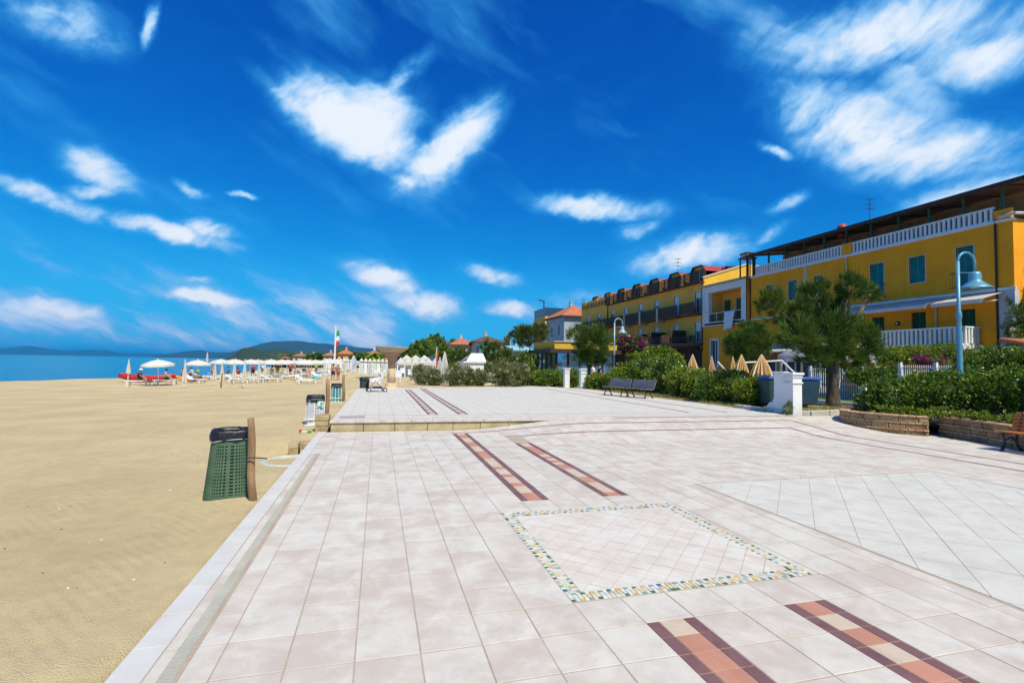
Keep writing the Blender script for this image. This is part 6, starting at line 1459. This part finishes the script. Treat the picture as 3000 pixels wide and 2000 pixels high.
tw2 = gs(925, 1122); r = thing('beach_towel', 'turquoise towel bundle on the empty lounger', 'towel', (tw2.x + .05, tw2.y, tw2.z + .4)); lump('cloth', pm('turquoise_cloth', (.03, .45, .50), (.05, .52, .5), 8, .9), r, [(0, 0, .12, .35, .2, .16)], s=1.)
# red rowing boat, orange pedal boat
def hull(name, label, p, L, Wd, H, mat, rz, rim):
    r = thing(name, label, 'boat', p, rz); m = MB(); n = 14; k = 9
    for i in range(n + 1):
        s = i / n * 2 - 1; wd = Wd * (1 - abs(s) ** 2.4); sh = .22 * s * s
        for j in range(k):
            a = math.pi * j / (k - 1); m.v.append((s * L / 2, wd / 2 * math.cos(a), H + sh - (H * .95 * (1 - .35 * s * s)) * math.sin(a) ** .7))
    m.f += [(i * k + j, i * k + j + 1, (i + 1) * k + j + 1, (i + 1) * k + j) for i in range(n) for j in range(k - 1)]
    o = m.build('hull', mat, r, True); o.modifiers.new('s', 'SOLIDIFY').thickness = .05
    for sgn in (-1, 1): MB().tube([((i / n * 2 - 1) * L / 2, sgn * Wd / 2 * (1 - abs(i / n * 2 - 1) ** 2.4), H + .22 * (i / n * 2 - 1) ** 2 + .01) for i in range(n + 1)], .03, 6).build('gunwale', rim, r, True)
    for x_ in (-.6, .5): MB().box(x_ - .12, -Wd * .4, H * .7, x_ + .12, Wd * .4, H * .75).build('thwart', rim, r)
    return r
p = gs(430, 1119); hull('rowing_boat', 'red rescue rowing boat on the sand at the left', (p.x, p.y, p.z), 4.6, 1.3, .55, pm('red_hull', (.52, .025, .02), (.45, .02, .02), 3, .4), R(-4), pm('red_rim', (.6, .05, .03)))
p = gs(552, 1118); r = hull('pedal_boat', 'orange plastic canoe on the sand under the seated group', (p.x, p.y, p.z), 2.1, .7, .36, pm('orange_hull', (.75, .27, .015), (.7, .22, .01), 3, .45), R(10), pm('orange_rim', (.8, .35, .05)))
# people
M_sk = [pm('skin_a', (.46, .25, .16)), pm('skin_b', (.36, .18, .11)), pm('skin_c', (.55, .34, .24))]
def person(label, loc, rz, pose, skin, top=None, bottom=None, hat=None, hair=(.03, .02, .015)):
    r = thing('person', label, 'person', loc, rz)
    if pose == 'stand':
        J = dict(pel=(0, 0, .92), che=(0, 0, 1.25), neck=(0, 0, 1.45), head=(.02, 0, 1.58), top=(.02, 0, 1.69), ls=(0, .19, 1.38), rs=(0, -.19, 1.38), le=(.02, .27, 1.1), re=(.04, -.27, 1.1), lh=(.12, .25, .86), rh=(.14, -.24, .87), lhip=(0, .1, .88), rhip=(0, -.1, .88), lk=(.03, .11, .48), rk=(-.02, -.11, .48), la=(0, .12, .07), ra=(-.05, -.12, .07), lt=(.15, .13, .03), rt=(.1, -.14, .03))
    else:        # sitting on a lounger edge, knees forward (+x)
        J = dict(pel=(0, 0, .50), che=(-.03, 0, .82), neck=(.02, 0, 1.02), head=(.07, 0, 1.15), top=(.08, 0, 1.26), ls=(-.01, .19, .95), rs=(-.01, -.19, .95), le=(.12, .25, .70), re=(.12, -.25, .70), lh=(.34, .17, .58), rh=(.34, -.17, .58), lhip=(0, .1, .48), rhip=(0, -.1, .48), lk=(.44, .13, .5), rk=(.44, -.13, .5), la=(.42, .13, .08), ra=(.42, -.13, .08), lt=(.57, .14, .03), rt=(.57, -.14, .03))
    rad = dict(pel=.13, che=.135, neck=.052, head=.095, top=.06, ls=.065, rs=.065, le=.042, re=.042, lh=.034, rh=.034, lhip=.095, rhip=.095, lk=.06, rk=.06, la=.042, ra=.042, lt=.035, rt=.035)
    names = list(J); ed = [('pel', 'che'), ('che', 'neck'), ('neck', 'head'), ('head', 'top'), ('che', 'ls'), ('ls', 'le'), ('le', 'lh'), ('che', 'rs'), ('rs', 're'), ('re', 'rh'), ('pel', 'lhip'), ('lhip', 'lk'), ('lk', 'la'), ('la', 'lt'), ('pel', 'rhip'), ('rhip', 'rk'), ('rk', 'ra'), ('ra', 'rt')]
    me = bpy.data.meshes.new('body'); me.from_pydata([J[n_] for n_ in names], [(names.index(a), names.index(b_)) for a, b_ in ed], []); me.materials.append(skin)
    o = link('body', me, r); md = o.modifiers.new('skin', 'SKIN'); md.use_smooth_shade = True
    for i, n_ in enumerate(names): me.skin_vertices[0].data[i].radius = (rad[n_],) * 2
    me.skin_vertices[0].data[0].use_root = True
    sb = o.modifiers.new('sub', 'SUBSURF'); sb.levels = sb.render_levels = 1
    V_ = lambda k: Vector(J[k])
    if top: m = MB(); m.tube([V_('pel') + Vector((0, 0, .06)), V_('che'), V_('che') + (V_('neck') - V_('che')) * .75], [.165, .17, .12], 12, sx=1, sy=1.0); m.tube([V_('ls'), V_('ls').lerp(V_('le'), .5)], [.085, .07], 8); m.tube([V_('rs'), V_('rs').lerp(V_('re'), .5)], [.085, .07], 8); m.build('top', top, r, True)
    if bottom: m = MB(); m.tube([V_('lhip') + Vector((0, -.03, .1)), V_('lhip'), V_('lhip').lerp(V_('lk'), .6)], [.12, .125, .095], 10); m.tube([V_('rhip') + Vector((0, .03, .1)), V_('rhip'), V_('rhip').lerp(V_('rk'), .6)], [.12, .125, .095], 10); m.build('shorts', bottom, r, True)
    hd = V_('head'); m = MB(); m.lathe([(.115, .0), (.118, .06), (.09, .12), (.0, .145)], 12, hd + Vector((-.025, 0, 0))); m.build('hair', pm('hair', hair), r, True)
    if hat: m = MB(); m.lathe([(.17, .04), (.165, .055), (.125, .06), (.12, .12), (.08, .165), (0, .175)], 14, hd + Vector((-.01, 0, 0))); m.build('cap', hat, r, True)
    return r
def cl(n_, c): return pm('cloth_' + n_, c, tuple(v * .8 for v in c), 6, .9)
W_, R_, N_, B_k, G_n = cl('white', (.75, .75, .75)), cl('red', (.5, .03, .03)), cl('navy', (.02, .03, .12)), cl('black', (.02, .02, .025)), cl('lime', (.25, .55, .05))
p = gs(975, 1114); person('standing bather in black swimsuit facing right of the cabins', p, R(-60), 'stand', M_sk[1], None, B_k)
p = gs(990, 1114); person('standing bather in red shorts and pale cap beside the other', p, R(150), 'stand', M_sk[1], None, cl('rust', (.45, .12, .05)), cl('cap', (.7, .66, .6)))
p = gs(408, 1126); person('person in white cap and dark top sitting on the red boat side', p, R(10), 'sit', M_sk[0], cl('maroon', (.12, .02, .025)), B_k, W_)
p = gs(484, 1125); person('dark haired woman in black sitting under the nearest umbrella', p, R(20), 'sit', M_sk[2], None, B_k)
p = gs(535, 1112); person('seated bather left of the closed cream umbrella', p, R(-30), 'sit', M_sk[1], None, R_)
p = gs(560, 1110); person('seated bather by the orange canoe', p, R(200), 'sit', M_sk[2], W_, N_)
p = gs(579, 1106); person('person in lime top sitting under the second umbrella', p, R(180), 'sit', M_sk[0], G_n, N_)
p = gs(697, 1110); person('person in red leaning between the umbrellas', p, R(180), 'sit', M_sk[1], R_, R_)
p = gs(740, 1108); person('standing person in red top before the umbrella rows', p, R(90), 'stand', M_sk[0], R_, B_k)
p = gs(812, 1103); person('standing person in dark red near the middle of the rows', p, R(120), 'stand', M_sk[0], cl('darkred', (.3, .02, .03)), G_n)
p = gs(850, 1101); person('standing person in red at the right end of the umbrella rows', p, R(60), 'stand', M_sk[1], R_, N_)
p = gs(872, 1100); person('seated person in white at the right end of the umbrella rows', p, R(0), 'sit', M_sk[2], W_, N_)
for px, py, Y_, tp, lb in ((1737, 1081, 33, W_, 'person in white top walking behind the hedge, left one'), (1757, 1082, 33, N_, 'person in navy jacket walking behind the hedge'), (1845, 1080, 31, cl('magenta', (.45, .05, .22)), 'person in magenta top behind the hedge'), (1875, 1076, 31, W_, 'person in white shirt and pale cap right of the magenta top')):
    p = W(px, py, Y_); person(lb, (p.x, Y_, .15), R(random.uniform(0, 360)), 'stand', M_sk[2], tp, N_, W_ if px == 1875 else None, (.35, .3, .25) if px < 1800 else (.05, .03, .02))
PNK, BLU, ORG = cl('pink', (.6, .25, .3)), cl('blue', (.05, .2, .5)), cl('orange', (.6, .25, .04))
for px, py, po, tp, bt, rz, sk, lb in ((622, 1104, 'stand', None, PNK, 40, 0, 'standing bather in pink bottoms left in the umbrella rows'), (668, 1102, 'sit', BLU, N_, 200, 1, 'seated person in blue top between closed cream umbrellas'), (715, 1103, 'sit', None, G_n, 20, 2, 'seated bather in lime shorts behind the tall closed umbrella'),
        (770, 1101, 'stand', W_, BLU, 100, 1, 'standing person in white top and blue shorts in the rows'), (795, 1103, 'sit', ORG, B_k, 300, 0, 'seated person in orange top in the middle of the rows'), (830, 1100, 'sit', None, W_, 170, 2, 'seated bather in white shorts at the right of the rows'),
        (862, 1102, 'stand', PNK, W_, 10, 1, 'standing person in pink top right of the umbrella rows'), (890, 1100, 'sit', N_, R_, 80, 0, 'seated person in navy top and red shorts near the cabins'), (905, 1103, 'sit', None, ORG, 250, 2, 'seated bather in orange shorts behind the empty lounger'), (925, 1099, 'stand', G_n, N_, 330, 1, 'standing person in lime top just left of the two bathers')):
    person(lb, gs(px, py), R(rz), po, M_sk[sk], tp, bt)
# flagpole, banners, bollards, palm
fp = W(980, 1060, 95); r = thing('flagpole', 'tall white flagpole with limp red white and green flag', 'flagpole', (fp.x, 95, -.3)); zt_ = W(980, 955, 95).z
MB().tube([(0, 0, 0), (0, 0, zt_ + .3)], [.2, .13], 10).build('pole', M_wf, r)
for k, c in enumerate((pm('flag_green', (.02, .3, .1)), M_blind, pm('flag_red', (.6, .03, .04)))):
    m = MB()
    for j in range(7):
        for i in range(3): s = i / 2; m.v.append((.16 + s * .55 + .1 * math.sin(j * 1.3 + i + k), .1 * math.sin(j + i * 2), zt_ - .6 - k * .95 - j * .16 + s * .12))
    m.f += [(j * 3 + i, j * 3 + i + 1, (j + 1) * 3 + i + 1, (j + 1) * 3 + i) for j in range(6) for i in range(2)]
    o = m.build('flag_stripe', c, r); o.modifiers.new('s', 'SOLIDIFY').thickness = .02
def feather_flag(label, px, yt, yb, Y_, wpx, mat):
    a, b_ = W(px, yt, Y_), W(px, yb, Y_); k = cdepth(a) / FPX; w_ = wpx * k; h = a.z - b_.z; r = thing('feather_banner', label, 'banner', (b_.x, Y_, b_.z))
    MB().tube([(0, 0, 0), (0, 0, h * .7), (w_ * .4, 0, h)], .03, 6).build('pole', M_pole, r); m = MB(); n = 10
    for i in range(n + 1): t_ = i / n; x0 = max(0, (t_ - .7) / .3) ** 1.5 * w_ * .4; m.v += [(x0, 0, h * (.08 + .92 * t_)), (x0 + w_ * (1 - max(0, t_ - .75) * 3.4), .05 * math.sin(t_ * 7), h * (.05 + .94 * t_))]
    m.f += [(2 * i, 2 * i + 1, 2 * i + 3, 2 * i + 2) for i in range(n)]; o = m.build('cloth', mat, r); o.modifiers.new('s', 'SOLIDIFY').thickness = .015; return r
feather_flag('white feather banner left of the beach cabins', 1028, 1040, 1092, 50, 14, pm('banner_cloth', (.72, .72, .80), (.5, .52, .75), 1.5, .8, trans=.3))
feather_flag('red feather banner beside the folded white parasols', 1276, 1016, 1085, 45, 7, pm('red_banner', (.5, .04, .03), (.6, .2, .05), 1.5, .8, trans=.3))
feather_flag('thin red and white flag above the second umbrella', 605, 1032, 1062, 58, 4, pm('pink_flag', (.5, .1, .25), (.7, .7, .75), 1.5, .8))
pp_ = W(1098, 1055, 95); r = thing('palm_tree', 'small palm tree left of the stone basin', 'tree', (pp_.x, 95, 0)); zt_ = W(1098, 1040, 95).z
MB().tube([(0, 0, 0), (.05, 0, zt_ * .6), (0, 0, zt_)], [.3, .22, .2], 10).build('trunk', M_bark, r, True); n = 26
for k in range(n):
    a = 2.4 * k; e = .9 - 1.4 * (k / n); m = MB(); prev = None; L_ = 2.2
    pts = [Vector((math.cos(a) * L_ * t_ * math.cos(e * (1 - t_)), math.sin(a) * L_ * t_, zt_ + L_ * (math.sin(e) * t_ - .55 * t_ * t_))) for t_ in np.linspace(0, 1, 6)]
    sd = Vector((-math.sin(a), math.cos(a), 0))
    for i, q in enumerate(pts): wv = .32 * math.sin(.4 + 2.5 * i / 5); m.v += [tuple(q - sd * wv - Vector((0, 0, wv * .4))), tuple(q), tuple(q + sd * wv - Vector((0, 0, wv * .4)))]
    m.f += [(3 * i + j, 3 * i + j + 1, 3 * i + j + 4, 3 * i + j + 3) for i in range(5) for j in range(2)]; m.build('frond', F_yel, r)
# small white terrace tables and pots near the oleanders
for px, py, lb in ((1225, 1102, 'white plant pot at the left end of the oleanders'), (1350, 1118, 'white plant pot below the right oleander'), (1395, 1118, 'white plant pot before the kiosk')):
    p = G(px, py, .15); r = thing('plant_pot', lb, 'pot', p); MB().lathe([(.2, 0), (.28, .45), (.31, .47), (.31, .52), (.26, .52), (.24, .45), (0, .44)], 16).build('pot', M_white, r, True)
for px, py in ((1165, 1120), (1205, 1112), (1150, 1108), (1180, 1104)):
    p = G(px, py, .1); r = thing('plastic_chair', 'white plastic chair by the beach restaurant', 'chair', p, R(px), 'plastic chairs by the restaurant')
    MB().box(-.24, -.24, .42, .24, .24, .46).build('seat', M_blind, r); MB().box(.2, -.24, .46, .24, .24, .95).build('backrest', M_blind, r)
    for x_ in (-.2, .2):
        for y_ in (-.2, .2): MB().box(x_ - .025, y_ - .025, 0, x_ + .025, y_ + .025, .42).build('leg', M_blind, r)
# scrub and trees on the far shore
for k, (px, py, rx, ry, Y_, lb) in enumerate(((1010, 1040, 30, 10, 215, 'dark trees behind the ochre terrace house'), (930, 1046, 26, 6, 225, 'dark bushes between the far orange roofs'), (1060, 1045, 24, 9, 170, 'dark green trees left of the palm'), (870, 1047, 40, 5, 270, 'low scrub below the far roofs'), (1150, 1035, 30, 10, 160, 'dark trees behind the stone basin'), (1420, 1010, 60, 12, 150, 'dark trees behind the brown roofed house'), (1480, 1060, 30, 18, 75, 'green bushes below the umbrella pine'), (1550, 1055, 26, 26, 70, 'dark bushes left of the pavilion'), (1330, 1010, 40, 12, 140, 'dark trees left of the red roofed house'))):
    bl = [pb(px + dx * rx, py + abs(dx) * ry * .4, rx * .5, ry, Y_ + dx) for dx in (-.7, -.2, .3, .8)]; b0 = (bl[0][0], Y_, 0); r = thing('shore_trees', lb, 'trees', b0); tag(r, kind='stuff'); s = Y_ / 100
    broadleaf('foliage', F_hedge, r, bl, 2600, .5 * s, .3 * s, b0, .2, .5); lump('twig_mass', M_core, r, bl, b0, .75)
